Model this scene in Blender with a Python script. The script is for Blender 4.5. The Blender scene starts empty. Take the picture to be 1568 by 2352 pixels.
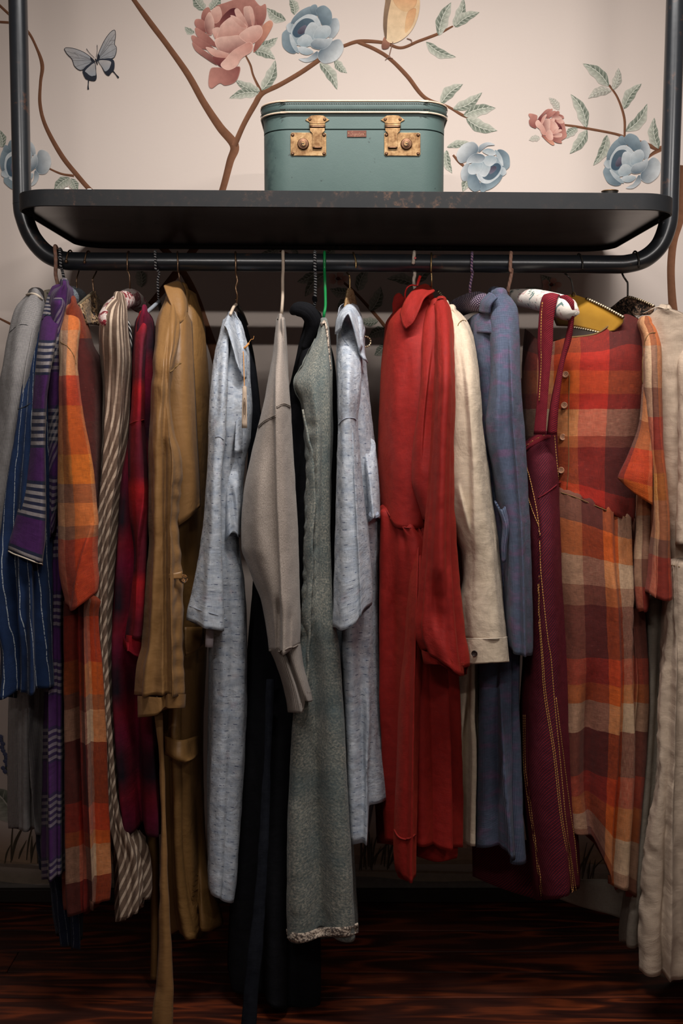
import bpy, math, random
import numpy as np
from mathutils import Vector, Matrix

# ------------------------------------------------------------------ camera, light, exposure
SC = bpy.context.scene
COL = SC.collection
CAM_D, CAM_H, F, PITCH = 2.45, 1.404, 2450.0, math.radians(5.69)
WALL_Y = 0.465
cam_data = bpy.data.cameras.new('camera')
cam = bpy.data.objects.new('camera', cam_data); COL.objects.link(cam)
cam_data.sensor_fit = 'HORIZONTAL'; cam_data.sensor_width = 24.0
cam_data.lens = 24.0 * F / 1568.0
cam_data.clip_start = 0.02
cam.location = (0, -CAM_D, CAM_H)
cam.rotation_euler = (math.pi / 2 - PITCH, 0, 0)
SC.camera = cam

world = bpy.data.worlds.new('world'); SC.world = world; world.use_nodes = True
bg = world.node_tree.nodes['Background']
bg.inputs['Color'].default_value = (1.0, 0.80, 0.72, 1); bg.inputs['Strength'].default_value = 0.10

def track_light(name, loc, target, watts, length, width, spread, color):
    """the long strip of ceiling track lamps in front of the rack"""
    d = bpy.data.lights.new(name, 'AREA'); d.energy = watts; d.shape = 'RECTANGLE'
    d.size = length; d.size_y = width; d.spread = math.radians(spread); d.color = color
    o = bpy.data.objects.new(name, d); COL.objects.link(o); o.location = loc
    o.rotation_euler = (Vector(target) - Vector(loc)).to_track_quat('-Z', 'Y').to_euler()
    return o
track_light('track_light', (0.22, -0.95, 2.92), (0.22, 0.10, 1.32), 21.0, 1.3, 0.04, 106, (1.0, 0.96, 0.92))
track_light('track_light', (-0.50, -2.60, 2.47), (0.10, 0.46, 1.90), 3.6, 0.6, 0.02, 90, (1.0, 0.94, 0.89))
track_light('track_light', (1.05, -2.60, 2.47), (0.45, 0.46, 1.95), 3.6, 0.6, 0.02, 90, (1.0, 0.94, 0.89))

vs = SC.view_settings
SC.display_settings.display_device = 'sRGB'
vs.view_transform = 'Standard'; vs.look = 'None'; vs.gamma = 1.0; vs.use_curve_mapping = False
vs.exposure = 0.0

# ------------------------------------------------------------------ geometry helpers
CP, SP = math.cos(PITCH), math.sin(PITCH)
def ray(px, py, Y):
    """world points where the sight lines through photograph pixels meet the plane y = Y"""
    px, py, Y = np.broadcast_arrays(np.asarray(px, float), np.asarray(py, float), np.asarray(Y, float))
    dx = (px - 784) / F; dy = (1176 - py) / F
    vy = CP + dy * SP; vz = -SP + dy * CP
    t = (Y + CAM_D) / vy
    return np.stack([dx * t, Y, CAM_H + vz * t], -1)
def at(px, py, Y):
    return Vector(ray(px, py, Y).tolist())
def pix(p):
    x = p[..., 0]; y = p[..., 1] + CAM_D; z = p[..., 2] - CAM_H
    d = y * CP - z * SP; u = y * SP + z * CP
    return 784 + F * x / d, 1176 - F * u / d

def pchip(x, xs, ys):
    x = np.asarray(x, float); xs = np.asarray(xs, float); ys = np.asarray(ys, float)
    n = len(xs)
    if n == 1: return np.full_like(x, ys[0])
    if n == 2: return np.interp(x, xs, ys)
    h = np.diff(xs); dl = np.diff(ys) / h
    m = np.zeros(n)
    for i in range(1, n - 1):
        if dl[i - 1] * dl[i] > 0:
            w1 = 2 * h[i] + h[i - 1]; w2 = h[i] + 2 * h[i - 1]
            m[i] = (w1 + w2) / (w1 / dl[i - 1] + w2 / dl[i])
    m[0], m[-1] = dl[0], dl[-1]
    xc = np.clip(x, xs[0], xs[-1])
    k = np.clip(np.searchsorted(xs, xc) - 1, 0, n - 2)
    t = (xc - xs[k]) / h[k]
    return ((1 + 2 * t) * (1 - t) ** 2 * ys[k] + t * (1 - t) ** 2 * h[k] * m[k]
            + t * t * (3 - 2 * t) * ys[k + 1] + t * t * (t - 1) * h[k] * m[k + 1])

def catmull(P, n, closed=False):
    """n samples through control points P (k, d)"""
    P = np.asarray(P, float); k = len(P)
    if closed:
        t = np.arange(n) / n * k; i = np.floor(t).astype(int); f = (t - i)[:, None]
        a, b, c, d = P[(i - 1) % k], P[i % k], P[(i + 1) % k], P[(i + 2) % k]
    else:
        if k == 2: return P[0] + (P[1] - P[0]) * np.linspace(0, 1, n)[:, None]
        t = np.linspace(0, k - 1, n); i = np.minimum(np.floor(t).astype(int), k - 2); f = (t - i)[:, None]
        E = np.vstack([2 * P[0] - P[1], P, 2 * P[-1] - P[-2]])
        a, b, c, d = E[i], E[i + 1], E[i + 2], E[i + 3]
    return 0.5 * (2 * b + (c - a) * f + (2 * a - 5 * b + 4 * c - d) * f ** 2 + (3 * b - a - 3 * c + d) * f ** 3)

def _hash(ix, iy, iz, s):
    h = (ix * 374761393 + iy * 668265263 + iz * 2147483647 + s * 974634533) & 0xffffffff
    h = ((h ^ (h >> 13)) * 1274126177) & 0xffffffff
    return ((h ^ (h >> 16)) & 0xffff) / 32767.5 - 1
def vnoise(x, y, z, s=0):
    ix, iy, iz = np.floor(x).astype(np.int64), np.floor(y).astype(np.int64), np.floor(z).astype(np.int64)
    fx, fy, fz = x - ix, y - iy, z - iz
    fx, fy, fz = [f * f * (3 - 2 * f) for f in (fx, fy, fz)]
    r = 0
    for a in (0, 1):
        for b in (0, 1):
            for c in (0, 1):
                r = r + _hash(ix + a, iy + b, iz + c, s) * np.where(a, fx, 1 - fx) * np.where(b, fy, 1 - fy) * np.where(c, fz, 1 - fz)
    return r

def link(name, me, mat=None, parent=None, smooth=True, label=None):
    o = bpy.data.objects.new(name, me); COL.objects.link(o)
    if mat is not None:
        for m in (mat if isinstance(mat, (list, tuple)) else [mat]): me.materials.append(m)
    if smooth and len(me.polygons): me.polygons.foreach_set('use_smooth', [True] * len(me.polygons))
    if parent is not None: o.parent = parent
    if label: o['label'] = label
    return o
def mesh(name, V, faces, uv=None, col=None, midx=None):
    """V (n,3); faces: (m,4) array or list of tuples; uv / col per loop"""
    me = bpy.data.meshes.new(name)
    V = np.asarray(V, np.float32)
    if isinstance(faces, np.ndarray):
        m, k = faces.shape
        me.vertices.add(len(V)); me.vertices.foreach_set('co', V.ravel())
        me.loops.add(m * k); me.loops.foreach_set('vertex_index', faces.astype(np.int32).ravel())
        me.polygons.add(m)
        me.polygons.foreach_set('loop_start', (np.arange(m) * k).astype(np.int32))
    else:
        me.from_pydata(V.tolist(), [], faces)
    if uv is not None:
        l = me.uv_layers.new(name='UVMap'); l.data.foreach_set('uv', np.asarray(uv, np.float32).ravel())
    if col is not None:
        a = me.color_attributes.new('Col', 'FLOAT_COLOR', 'POINT'); a.data.foreach_set('color', np.asarray(col, np.float32).ravel())
    if midx is not None: me.polygons.foreach_set('material_index', np.asarray(midx, np.int32))
    me.update(calc_edges=True); me.validate()
    return me

def thing(name, label, cat, loc=(0, 0, 0), group=None):
    o = bpy.data.objects.new(name, None); COL.objects.link(o); o.location = loc
    o.empty_display_size = 0.05
    o['label'] = label; o['category'] = cat
    if group: o['group'] = group
    return o
def tag(o, label, cat, group=None):
    o['label'] = label; o['category'] = cat
    if group: o['group'] = group
    return o
def reparent_keep(root):
    """parts were built in world coordinates: move them so the Empty at the base keeps them in place"""
    for c in root.children:
        c.matrix_parent_inverse = Matrix.Translation(-Vector(root.location))

class Piece:
    pass
def prof(v, y):
    if isinstance(v, (int, float)): return np.full_like(y, float(v))
    a = np.array(v, float); return pchip(y, a[:, 0], a[:, 1])

def tube(name, rows, mat, parent, yf=-0.2, ym=-0.1, yb=0.0, f=0.0, hem=None, top=None, folds=(), creases=(),
         wr=0.0016, wrs=(22, 22, 14), nf=68, nb=16, step=8, seed=0, pw=0.8, shear=0.0, us=1.0, hw=0.35, tw=0.35, label=None, close_top=False, v0=0.0, gather=None, dome=True, pucks=()):
    """hanging closed tube of cloth. rows = (photo y, left x, right x). ym may be (left, right) or a number/profile."""
    R = np.array(rows, float)
    M = max(14, int((R[-1, 0] - R[0, 0]) / step))
    y = np.linspace(R[0, 0], R[-1, 0], M)
    xl = pchip(y, R[:, 0], R[:, 1]); xr = pchip(y, R[:, 0], R[:, 2])
    if isinstance(ym, tuple): yl, yr = prof(ym[0], y), prof(ym[1], y)
    else: yl = yr = prof(ym, y)
    yfv, ybv, fv = prof(yf, y), prof(yb, y), prof(f, y)
    ybv = np.maximum(ybv, np.maximum(yl, yr) + .03)
    th = np.linspace(0, math.pi, nf + 1)
    q = th / math.pi
    cs, sn = np.cos(th)[None], np.sin(th)[None]
    fc = fv[:, None]
    u = np.where(th[None] < math.pi / 2, fc - (1 + fc) * cs, fc - (1 - fc) * cs)
    base = yl[:, None] + (yr - yl)[:, None] * (u + 1) / 2
    Y = base + (yfv[:, None] - base) * sn ** pw
    tb = np.linspace(math.pi, 2 * math.pi, nb + 2)[1:-1]
    ub = -np.cos(tb)[None] * np.ones((M, 1))
    bb = yl[:, None] + (yr - yl)[:, None] * (ub + 1) / 2
    Yb = bb + (ybv[:, None] - bb) * np.abs(np.sin(tb))[None] ** 0.8
    U = np.hstack([u, ub]); Yall = np.hstack([Y, Yb])
    PX = ((xl + xr) / 2)[:, None] + ((xr - xl) / 2)[:, None] * U
    s = ((y - y[0]) / (y[-1] - y[0]))[:, None]
    PY = y[:, None] * np.ones_like(U)
    if hem is not None:
        h = np.array(hem, float); PY = PY + pchip(U.ravel(), h[:, 0], h[:, 1]).reshape(U.shape) * np.clip((s - (1 - hw)) / hw, 0, 1) ** 1.3
    if top is not None:
        h = np.array(top, float); PY = PY + pchip(U.ravel(), h[:, 0], h[:, 1]).reshape(U.shape) * np.clip((tw - s) / tw, 0, 1) ** 1.3
    W = ray(PX, PY, Yall)
    N_ = nf + 1 + nb
    # normals
    def normals(W):
        du = np.roll(W, -1, 1) - np.roll(W, 1, 1); dv = np.gradient(W, axis=0)
        n = np.cross(dv, du); l = np.linalg.norm(n, axis=-1, keepdims=True); return n / np.maximum(l, 1e-9)
    n = normals(W)
    if np.mean(n[:, nf // 2, 1]) > 0: n = -n
    Q = np.hstack([np.broadcast_to(q, (M, nf + 1)), np.broadcast_to(1 + (tb / math.pi - 1), (M, nb))])
    disp = np.zeros((M, N_))
    for i, fo in enumerate(folds):
        k, a0, a1, ph = fo[:4]; drift = fo[4] if len(fo) > 4 else 0.0; sh = fo[5] if len(fo) > 5 else 1.0
        w = np.cos(2 * math.pi * (k * Q + ph + drift * s + 0.12 * vnoise(Q * 2.3, s * 1.3 + 0 * Q, 0 * Q + 5.5 + i, seed + i)))
        w = np.sign(w) * np.abs(w) ** sh
        amp = (a0 + (a1 - a0) * s) * 1.35
        disp = disp + amp * w * (0.8 + 0.45 * vnoise(Q * 3, s * 1.4 + 0 * Q, 0 * Q + i, seed + 9))
    disp = disp + wr * (vnoise(W[..., 0] * wrs[0], W[..., 1] * wrs[1], W[..., 2] * wrs[2] * .4, seed + 20)
                        + 0.5 * vnoise(W[..., 0] * wrs[0] * 2.3, W[..., 1] * wrs[1] * 2.3, W[..., 2] * wrs[2] * 2.1, seed + 21)
                        + 0.22 * vnoise(W[..., 0] * wrs[0] * 5, W[..., 1] * wrs[1] * 5, W[..., 2] * wrs[2] * 5, seed + 22))
    if gather is not None:   # (photo y height of fade, amplitude, count) tight puckers under a seam at the top
        gh, ga, gk = gather
        disp = disp + ga * np.exp(-(y - y[0])[:, None] / gh) * np.cos(2 * math.pi * gk * Q + 1.5 * vnoise(Q * gk * .5, s * 6 + 0 * Q, 0 * Q, seed + 31))
    for path, w, amp, per in pucks:   # small cross wrinkles along a seam
        path = np.array(path, float); cx = pchip(y, path[:, 0], path[:, 1])[:, None]
        fade = (np.clip((y - path[0, 0]) / 20, 0, 1) * np.clip((path[-1, 0] - y) / 20, 0, 1))[:, None]
        disp = disp + amp * fade * np.exp(-((PX - cx) / w) ** 2) * np.cos(2 * math.pi * (PY + .5 * (PX - cx)) / per + 2.2 * vnoise(PX * .05, PY * .02, 0 * PX, seed + 40))
    W = W + n * disp[..., None]
    front = np.hstack([np.ones((M, nf + 1)), np.zeros((M, nb))])
    for cr in creases:
        path, w, d = np.array(cr[0], float), cr[1], cr[2] * 1.5
        kind = cr[3] if len(cr) > 3 else 'g'
        cx = pchip(y, path[:, 0], path[:, 1])[:, None]
        L_ = path[-1, 0] - path[0, 0]; f0, f1 = min(170, .4 * L_), min(240, .5 * L_)
        fade = np.where(path[0, 0] <= y[0] + 15, 1, np.clip((y - path[0, 0]) / f0, 0, 1)) * np.where(path[-1, 0] >= y[-1] - 15, 1, np.clip((path[-1, 0] - y) / f1, 0, 1))
        fade = fade * fade * (3 - 2 * fade)
        dx = (PX - cx)
        if kind == 'g': p = np.exp(-(dx / w) ** 2)
        elif kind == 'r': p = np.where(dx > 0, np.exp(-(dx / (w * .25)) ** 2), np.exp(-(dx / w) ** 2))   # sharp right side
        elif kind == 'L': p = np.where(dx < 0, np.exp(-(dx / (w * .09)) ** 2), np.exp(-(dx / w) ** 2))   # a layer lying proud to the right of the line
        elif kind == 'R': p = np.where(dx > 0, np.exp(-(dx / (w * .09)) ** 2), np.exp(-(dx / w) ** 2))
        else: p = np.where(dx < 0, np.exp(-(dx / (w * .25)) ** 2), np.exp(-(dx / w) ** 2))               # sharp left side
        W[..., 1] -= d * p * fade[:, None] * front * np.maximum(np.sin(np.clip(Q, 0, 1) * math.pi), 0) ** .5
    n = normals(W)
    if np.mean(n[:, nf // 2, 1]) > 0: n = -n
    # turned hem
    ring = W[-1]; nn = n[-1]
    r1 = ring - nn * 0.0022 + np.array([0, 0, -0.0006]); r2 = ring - nn * 0.003 + np.array([0, 0, 0.02])
    G = np.concatenate([W, r1[None], r2[None]], 0)
    Mt = M + 2; nd = 0
    if dome:
        c = W[0].mean(0); hd = min(.016, .4 * (W[0, :, 0].max() - W[0, :, 0].min()))
        dr = [c + (W[0] - c) * k + np.array([0, 0, hd * hf]) for k, hf in ((.02, 1), (.45, .92), (.78, .66), (.94, .3))]
        G = np.concatenate([np.array(dr), G], 0); nd = 4; Mt += 4
    seg = np.linalg.norm(np.diff(np.concatenate([W, W[:, :1]], 1), axis=1), axis=-1).mean(0)
    ucum = np.concatenate([[0], np.cumsum(seg)]) * us
    ucum -= ucum[nf // 2]
    vc = np.concatenate([[0], np.cumsum(np.linalg.norm(np.diff(W[:, nf // 2], axis=0), axis=-1))])
    vc = np.concatenate([vc, [vc[-1] + .002, vc[-1] - .02]]) + v0
    if nd: vc = np.concatenate([v0 - np.array([.03, .02, .01, .004]), vc])
    idx = np.arange(Mt * N_).reshape(Mt, N_); nx = np.roll(idx, -1, 1)
    quads = np.stack([idx[:-1], idx[1:], nx[1:], nx[:-1]], -1).reshape(-1, 4)
    yy = np.concatenate([np.full(nd, y[0]), y, [y[-1]] * 2]); sh_ = prof(shear, yy)
    shc = np.concatenate([[0], np.cumsum(np.diff(vc) * (sh_[1:] + sh_[:-1]) / 2)])
    UVu = np.stack([np.broadcast_to(ucum, (Mt, N_ + 1)) + shc[:, None], np.broadcast_to(vc[:, None], (Mt, N_ + 1))], -1)
    uvq = np.stack([UVu[:-1, :-1], UVu[1:, :-1], UVu[1:, 1:], UVu[:-1, 1:]], 2).reshape(-1, 2)
    V = G.reshape(-1, 3)
    me = mesh(name, V, quads, uvq)
    o = link(name, me, mat, parent, label=label)
    p = Piece(); p.o = o; p.W = W[:, :nf + 1]; p.n = n[:, :nf + 1]
    p.px, p.py = pix(p.W)
    p.minz = float(V[:, 2].min())
    return p
def on(p, px, py, off=0.001):
    d = (p.px - px) ** 2 + (p.py - py) ** 2
    i, j = np.unravel_index(np.argmin(d), d.shape)
    # exact pixel at the depth of that spot
    w = ray(px, py, p.W[i, j, 1])
    return Vector((w + p.n[i, j] * off).tolist()), Vector(p.n[i, j].tolist())

def wire(name, pts, r, mat, parent=None, sides=8, sub=6, closed=False, label=None, ball=0.0):
    """round bar through points; r number or list"""
    P = np.array([list(p) for p in pts], float); k = len(P)
    n = (k - 1) * sub + 1 if not closed else k * sub
    C = catmull(P, n, closed)
    rr = np.full(n, r) if isinstance(r, (int, float)) else np.interp(np.linspace(0, 1, n), np.linspace(0, 1, len(r)), r)
    T = np.gradient(C, axis=0) if not closed else np.roll(C, -1, 0) - np.roll(C, 1, 0)
    T /= np.maximum(np.linalg.norm(T, axis=1, keepdims=True), 1e-9)
    ref = np.array([1.0, 0, 0]) if abs(T[0, 0]) < .8 else np.array([0, 1.0, 0])
    A = np.zeros_like(C); a = ref
    for i in range(n):
        a = a - T[i] * np.dot(a, T[i]); l = np.linalg.norm(a); a = a / l if l > 1e-6 else ref; A[i] = a
    B = np.cross(T, A)
    if ball:   # rounded bulb on the last end
        for i in range(min(4, n)): pass
    an = np.linspace(0, 2 * math.pi, sides, endpoint=False)
    G = C[:, None] + rr[:, None, None] * (A[:, None] * np.cos(an)[None, :, None] + B[:, None] * np.sin(an)[None, :, None])
    L = np.concatenate([[0], np.cumsum(np.linalg.norm(np.diff(C, axis=0), axis=1))])
    V = G.reshape(-1, 3); faces = []; uv = []
    rng = range(n if closed else n - 1)
    for i in rng:
        for j in range(sides):
            j2 = (j + 1) % sides; i2 = (i + 1) % n
            faces.append((i * sides + j, i * sides + j2, i2 * sides + j2, i2 * sides + j))
            l2 = L[i2] if i2 else L[-1] + .005
            uv += [(j / sides, L[i]), ((j + 1) / sides, L[i]), ((j + 1) / sides, l2), (j / sides, l2)]
    V = list(map(tuple, V))
    if not closed:
        for e, i in ((0, 0), (1, n - 1)):
            c = C[i] + (T[i] if e else -T[i]) * rr[i] * .6; ci = len(V); V.append(tuple(c))
            for j in range(sides):
                t = (i * sides + j, i * sides + (j + 1) % sides, ci) if e else (i * sides + (j + 1) % sides, i * sides + j, ci)
                faces.append(t); uv += [(0, L[i])] * 3
    if ball:
        nb0 = len(V); c = C[-1]
        for a_ in range(5):
            for b_ in range(8):
                ph = math.pi * (a_ + .5) / 5; t = 2 * math.pi * b_ / 8
                V.append(tuple(c + ball * np.array([math.sin(ph) * math.cos(t), math.sin(ph) * math.sin(t), math.cos(ph)])))
        for a_ in range(4):
            for b_ in range(8):
                faces.append((nb0 + a_ * 8 + b_, nb0 + a_ * 8 + (b_ + 1) % 8, nb0 + (a_ + 1) * 8 + (b_ + 1) % 8, nb0 + (a_ + 1) * 8 + b_)); uv += [(0, 0)] * 4
        faces.append(tuple(nb0 + b_ for b_ in range(8))); uv += [(0, 0)] * 8
        faces.append(tuple(nb0 + 32 + b_ for b_ in reversed(range(8)))); uv += [(0, 0)] * 8
    me = mesh(name, V, faces, uv)
    return link(name, me, mat, parent, label=label)

def seam(name, p, pts, mat, parent, r=0.0008, off=0.0006, n=None, label=None, sides=5):
    C = catmull(np.array(pts, float), n or max(6, int(len(pts) * 5)))
    w = [on(p, x, y, off)[0] for x, y in C]
    w = np.array([list(v) for v in w])
    if len(w) > 4:   # calm the depth
        for _ in range(2): w[1:-1, 1] = (w[:-2, 1] + w[1:-1, 1] + w[2:, 1]) / 3
    return wire(name, w, r, mat, parent, sides=sides, sub=1, label=label)

def sheet(name, ctrl, mat, parent, n=18, m=14, th=0.002, label=None, wr=0.0, seed=0, us=1.0):
    """cloth flap through a grid of control points (photo x, photo y, depth)"""
    K = np.array(ctrl, float)
    A = np.stack([catmull(K[:, j], n) for j in range(K.shape[1])], 1)
    G = np.stack([catmull(A[i], m) for i in range(n)], 0)
    W = ray(G[..., 0], G[..., 1], G[..., 2])
    du = np.gradient(W, axis=1); dv = np.gradient(W, axis=0)
    nn = np.cross(dv, du); nn /= np.maximum(np.linalg.norm(nn, axis=-1, keepdims=True), 1e-9)
    if nn[..., 1].mean() > 0: nn = -nn
    if wr: W = W + nn * (wr * vnoise(W[..., 0] * 30, W[..., 1] * 30, W[..., 2] * 30, seed))[..., None]
    T, Bk = W + nn * th / 2, W - nn * th / 2
    V = np.concatenate([T.reshape(-1, 3), Bk.reshape(-1, 3)])
    idx = np.arange(n * m).reshape(n, m)
    L = np.concatenate([[0], np.cumsum(np.linalg.norm(np.diff(W[:, m // 2], axis=0), axis=-1))])
    Wd = np.concatenate([[0], np.cumsum(np.linalg.norm(np.diff(W[n // 2], axis=0), axis=-1))]) * us
    uvv = np.stack(np.broadcast_arrays(Wd[None, :], L[:, None]), -1).reshape(-1, 2)
    uvv = np.concatenate([uvv, uvv])
    q1 = np.stack([idx[:-1, :-1], idx[:-1, 1:], idx[1:, 1:], idx[1:, :-1]], -1).reshape(-1, 4)
    q2 = q1[:, ::-1] + n * m
    loop = np.concatenate([idx[0, :-1], idx[:-1, -1], idx[-1, :0:-1], idx[:0:-1, 0]])
    nx = np.roll(loop, -1)
    q3 = np.stack([loop, loop + n * m, nx + n * m, nx], -1)
    quads = np.concatenate([q1, q2, q3])
    me = mesh(name, V, quads, uvv[quads.ravel()])
    o = link(name, me, mat, parent, label=label)
    p = Piece(); p.o = o; p.W = T; p.n = nn; p.px, p.py = pix(T)
    return p

def loft(name, rings, mat, parent=None, cap=True, smooth=True, label=None, midx=None):
    """closed rings (list of (k,3)) joined in order, ends capped"""
    k = len(rings[0]); V = np.concatenate([np.asarray(r, float) for r in rings]); faces = []
    for i in range(len(rings) - 1):
        for j in range(k):
            j2 = (j + 1) % k
            faces.append((i * k + j, i * k + j2, (i + 1) * k + j2, (i + 1) * k + j))
    if cap:
        faces.append(tuple(reversed(range(k)))); faces.append(tuple((len(rings) - 1) * k + j for j in range(k)))
    me = mesh(name, V, faces)
    import bmesh
    b = bmesh.new(); b.from_mesh(me); bmesh.ops.recalc_face_normals(b, faces=b.faces); b.to_mesh(me); b.free()
    o = link(name, me, mat, parent, smooth=smooth, label=label)
    if smooth:
        try: me.set_sharp_from_angle(angle=math.radians(40))
        except Exception: pass
    return o
def rrect(cx, cy, hx, hy, r, z, n=8):
    out = []
    for sx, sy, a0 in ((1, -1, -90), (1, 1, 0), (-1, 1, 90), (-1, -1, 180)):
        for i in range(n + 1):
            a = math.radians(a0 + 90 * i / n)
            out.append((cx + sx * (hx - r) + r * math.cos(a), cy + sy * (hy - r) + r * math.sin(a), z))
    return np.array(out)
def box(name, c, h, mat, parent=None, bev=0.001, label=None):
    import bmesh
    b = bmesh.new(); bmesh.ops.create_cube(b, size=1)
    bmesh.ops.scale(b, vec=(2 * h[0], 2 * h[1], 2 * h[2]), verts=b.verts); bmesh.ops.translate(b, vec=c, verts=b.verts)
    if bev: bmesh.ops.bevel(b, geom=b.edges[:], offset=bev, segments=2, affect='EDGES', profile=.5)
    me = bpy.data.meshes.new(name); b.to_mesh(me); b.free()
    return link(name, me, mat, parent, smooth=False, label=label)
def lathe(name, prof_, origin, axis, mat, parent=None, n=20, label=None):
    """profile (radius, height) turned about axis from origin"""
    z = Vector(axis).normalized(); x = z.orthogonal().normalized(); y = z.cross(x)
    rings = []
    for r, h in prof_:
        rings.append([tuple(Vector(origin) + z * h + (x * math.cos(2 * math.pi * i / n) + y * math.sin(2 * math.pi * i / n)) * max(r, 1e-5)) for i in range(n)])
    return loft(name, rings, mat, parent, label=label)
# ------------------------------------------------------------------ materials
def lin(r, g, b):
    f = lambda c: c / 12.92 if c <= .04045 else ((c + .055) / 1.055) ** 2.4
    return (f(r / 255), f(g / 255), f(b / 255))
class T:
    def __init__(s, name, rough=0.9, metal=0.0, sheen=0.0, spec=0.25, sheen_tint=None):
        s.m = bpy.data.materials.new(name); s.m.use_nodes = True
        s.t = s.m.node_tree; s.b = s.t.nodes['Principled BSDF']
        s.b.inputs['Roughness'].default_value = rough; s.b.inputs['Metallic'].default_value = metal
        s.b.inputs['Specular IOR Level'].default_value = spec
        if sheen:
            s.b.inputs['Sheen Weight'].default_value = sheen; s.b.inputs['Sheen Roughness'].default_value = .5
            if sheen_tint: s.b.inputs['Sheen Tint'].default_value = (*sheen_tint, 1)
    def put(s, sock, v):
        if hasattr(v, 'is_output'): s.t.links.new(v, sock)
        elif isinstance(v, (tuple, list)) and len(v) == 3 and sock.type == 'RGBA': sock.default_value = (*v, 1)
        else: sock.default_value = v
    def n(s, kind, **kw):
        x = s.t.nodes.new(kind)
        for k, v in kw.items():
            if k.startswith('_'): setattr(x, k[1:], v)
            else: s.put(x.inputs[k.replace('_', ' ')], v)
        return x
    def uv(s):
        if not hasattr(s, '_uv'):
            x = s.t.nodes.new('ShaderNodeUVMap'); x.uv_map = 'UVMap'
            y = s.t.nodes.new('ShaderNodeSeparateXYZ'); s.t.links.new(x.outputs[0], y.inputs[0])
            s._uv = (x.outputs[0], y.outputs[0], y.outputs[1])
        return s._uv
    def obj(s): return s.n('ShaderNodeTexCoord').outputs['Object']
    def M(s, op, a, b=0.0, c=None):
        x = s.t.nodes.new('ShaderNodeMath'); x.operation = op
        s.put(x.inputs[0], a); s.put(x.inputs[1], b)
        if c is not None: s.put(x.inputs[2], c)
        return x.outputs[0]
    def mix(s, f, a, b, blend='MIX'):
        x = s.t.nodes.new('ShaderNodeMix'); x.data_type = 'RGBA'; x.blend_type = blend
        s.put(x.inputs[0], f); s.put(x.inputs[6], a); s.put(x.inputs[7], b); return x.outputs[2]
    def ramp(s, f, stops, const=False):
        x = s.t.nodes.new('ShaderNodeValToRGB'); cr = x.color_ramp
        cr.interpolation = 'CONSTANT' if const else 'LINEAR'
        while len(cr.elements) < len(stops): cr.elements.new(0.5)
        for e, (p, c) in zip(cr.elements, stops):
            e.position = p; e.color = (*c, 1) if len(c) == 3 else c
        s.put(x.inputs[0], f); return x.outputs[0]
    def noise(s, vec, scale, detail=3, rough=.55, sy=1.0, sx=1.0, dist=0.0):
        if sy != 1.0 or sx != 1.0:
            mp = s.t.nodes.new('ShaderNodeMapping'); s.put(mp.inputs['Vector'], vec); mp.inputs['Scale'].default_value = (sx, sy, 1); vec = mp.outputs[0]
        x = s.n('ShaderNodeTexNoise', Scale=scale, Detail=detail, Roughness=rough, Distortion=dist); s.put(x.inputs['Vector'], vec)
        return x.outputs['Fac']
    def step(s, f, a, b): return s.ramp(f, [(a, (0, 0, 0)), (b, (1, 1, 1))])
    def fr(s, v, period, off=0.0): return s.M('FRACT', s.M('ADD', s.M('DIVIDE', v, period), off))
    def col(s, c): s.put(s.b.inputs['Base Color'], c)
    def bump(s, h, strength=.3, dist=.001):
        x = s.n('ShaderNodeBump', Strength=strength, Distance=dist, Height=h); s.t.links.new(x.outputs[0], s.b.inputs['Normal'])
    def rough(s, v): s.put(s.b.inputs['Roughness'], v)
    def weave(s, pu=.0016, pv=.0016):
        _, u, v = s.uv()
        a = s.M('SINE', s.M('MULTIPLY', u, 2 * math.pi / pu)); b = s.M('SINE', s.M('MULTIPLY', v, 2 * math.pi / pv))
        return s.M('ADD', s.M('MULTIPLY', s.M('MULTIPLY', a, b), .5), .5)
    def cloth(s, c, mott=.25, wv=.35, bs=.5, pu=.0018, pv=.0018, slub=0.3, crumple=.3, csy=.55):
        """finish a woven cloth: mottling, slub threads both ways, weave relief"""
        uv, u, v = s.uv()
        nz = s.noise(uv, 90, 4)
        s1 = s.noise(uv, 60, 3, .6, sy=14.0); s2 = s.noise(uv, 60, 3, .6, sx=14.0)
        w = s.weave(pu, pv)
        k = s.M('ADD', s.M('ADD', s.M('MULTIPLY', s.M('SUBTRACT', nz, .5), mott * 2), s.M('MULTIPLY', s.M('SUBTRACT', s.M('ADD', s1, s2), 1.0), slub * 2)),
                s.M('MULTIPLY', s.M('SUBTRACT', w, .5), wv))
        k = s.M('MAXIMUM', s.M('ADD', k, 1.0), .25)
        x = s.t.nodes.new('ShaderNodeVectorMath'); x.operation = 'SCALE'
        s.put(x.inputs[0], c); s.put(x.inputs['Scale'], k)
        s.t.links.new(x.outputs[0], s.b.inputs['Base Color'])
        h = s.M('ADD', s.M('MULTIPLY', w, .5), s.M('ADD', s.M('MULTIPLY', s1, .8), s.M('MULTIPLY', s2, .8)))
        s.bump(h, bs, .0012)
        fine = s.t.nodes[-1] if False else [x for x in s.t.nodes if x.type == 'BUMP'][-1]
        cn = s.noise(uv, 17, 5, .52, sy=csy, dist=.6); cn2 = s.noise(uv, 46, 3, .5, sx=.5)
        big = s.n('ShaderNodeBump', Strength=crumple, Distance=.016, Height=s.M('ADD', cn, s.M('MULTIPLY', cn2, .3)))
        s.t.links.new(big.outputs[0], fine.inputs['Normal'])
        return s.m

def plain(name, c, rough=.7, metal=0., spec=.3):
    t = T(name, rough, metal, spec=spec); o = t.obj(); n_ = t.noise(o, 60, 3)
    t.col(t.mix(n_, tuple(x * .8 for x in c), tuple(min(1, x * 1.2) for x in c))); return t.m

M_ = {}
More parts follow.
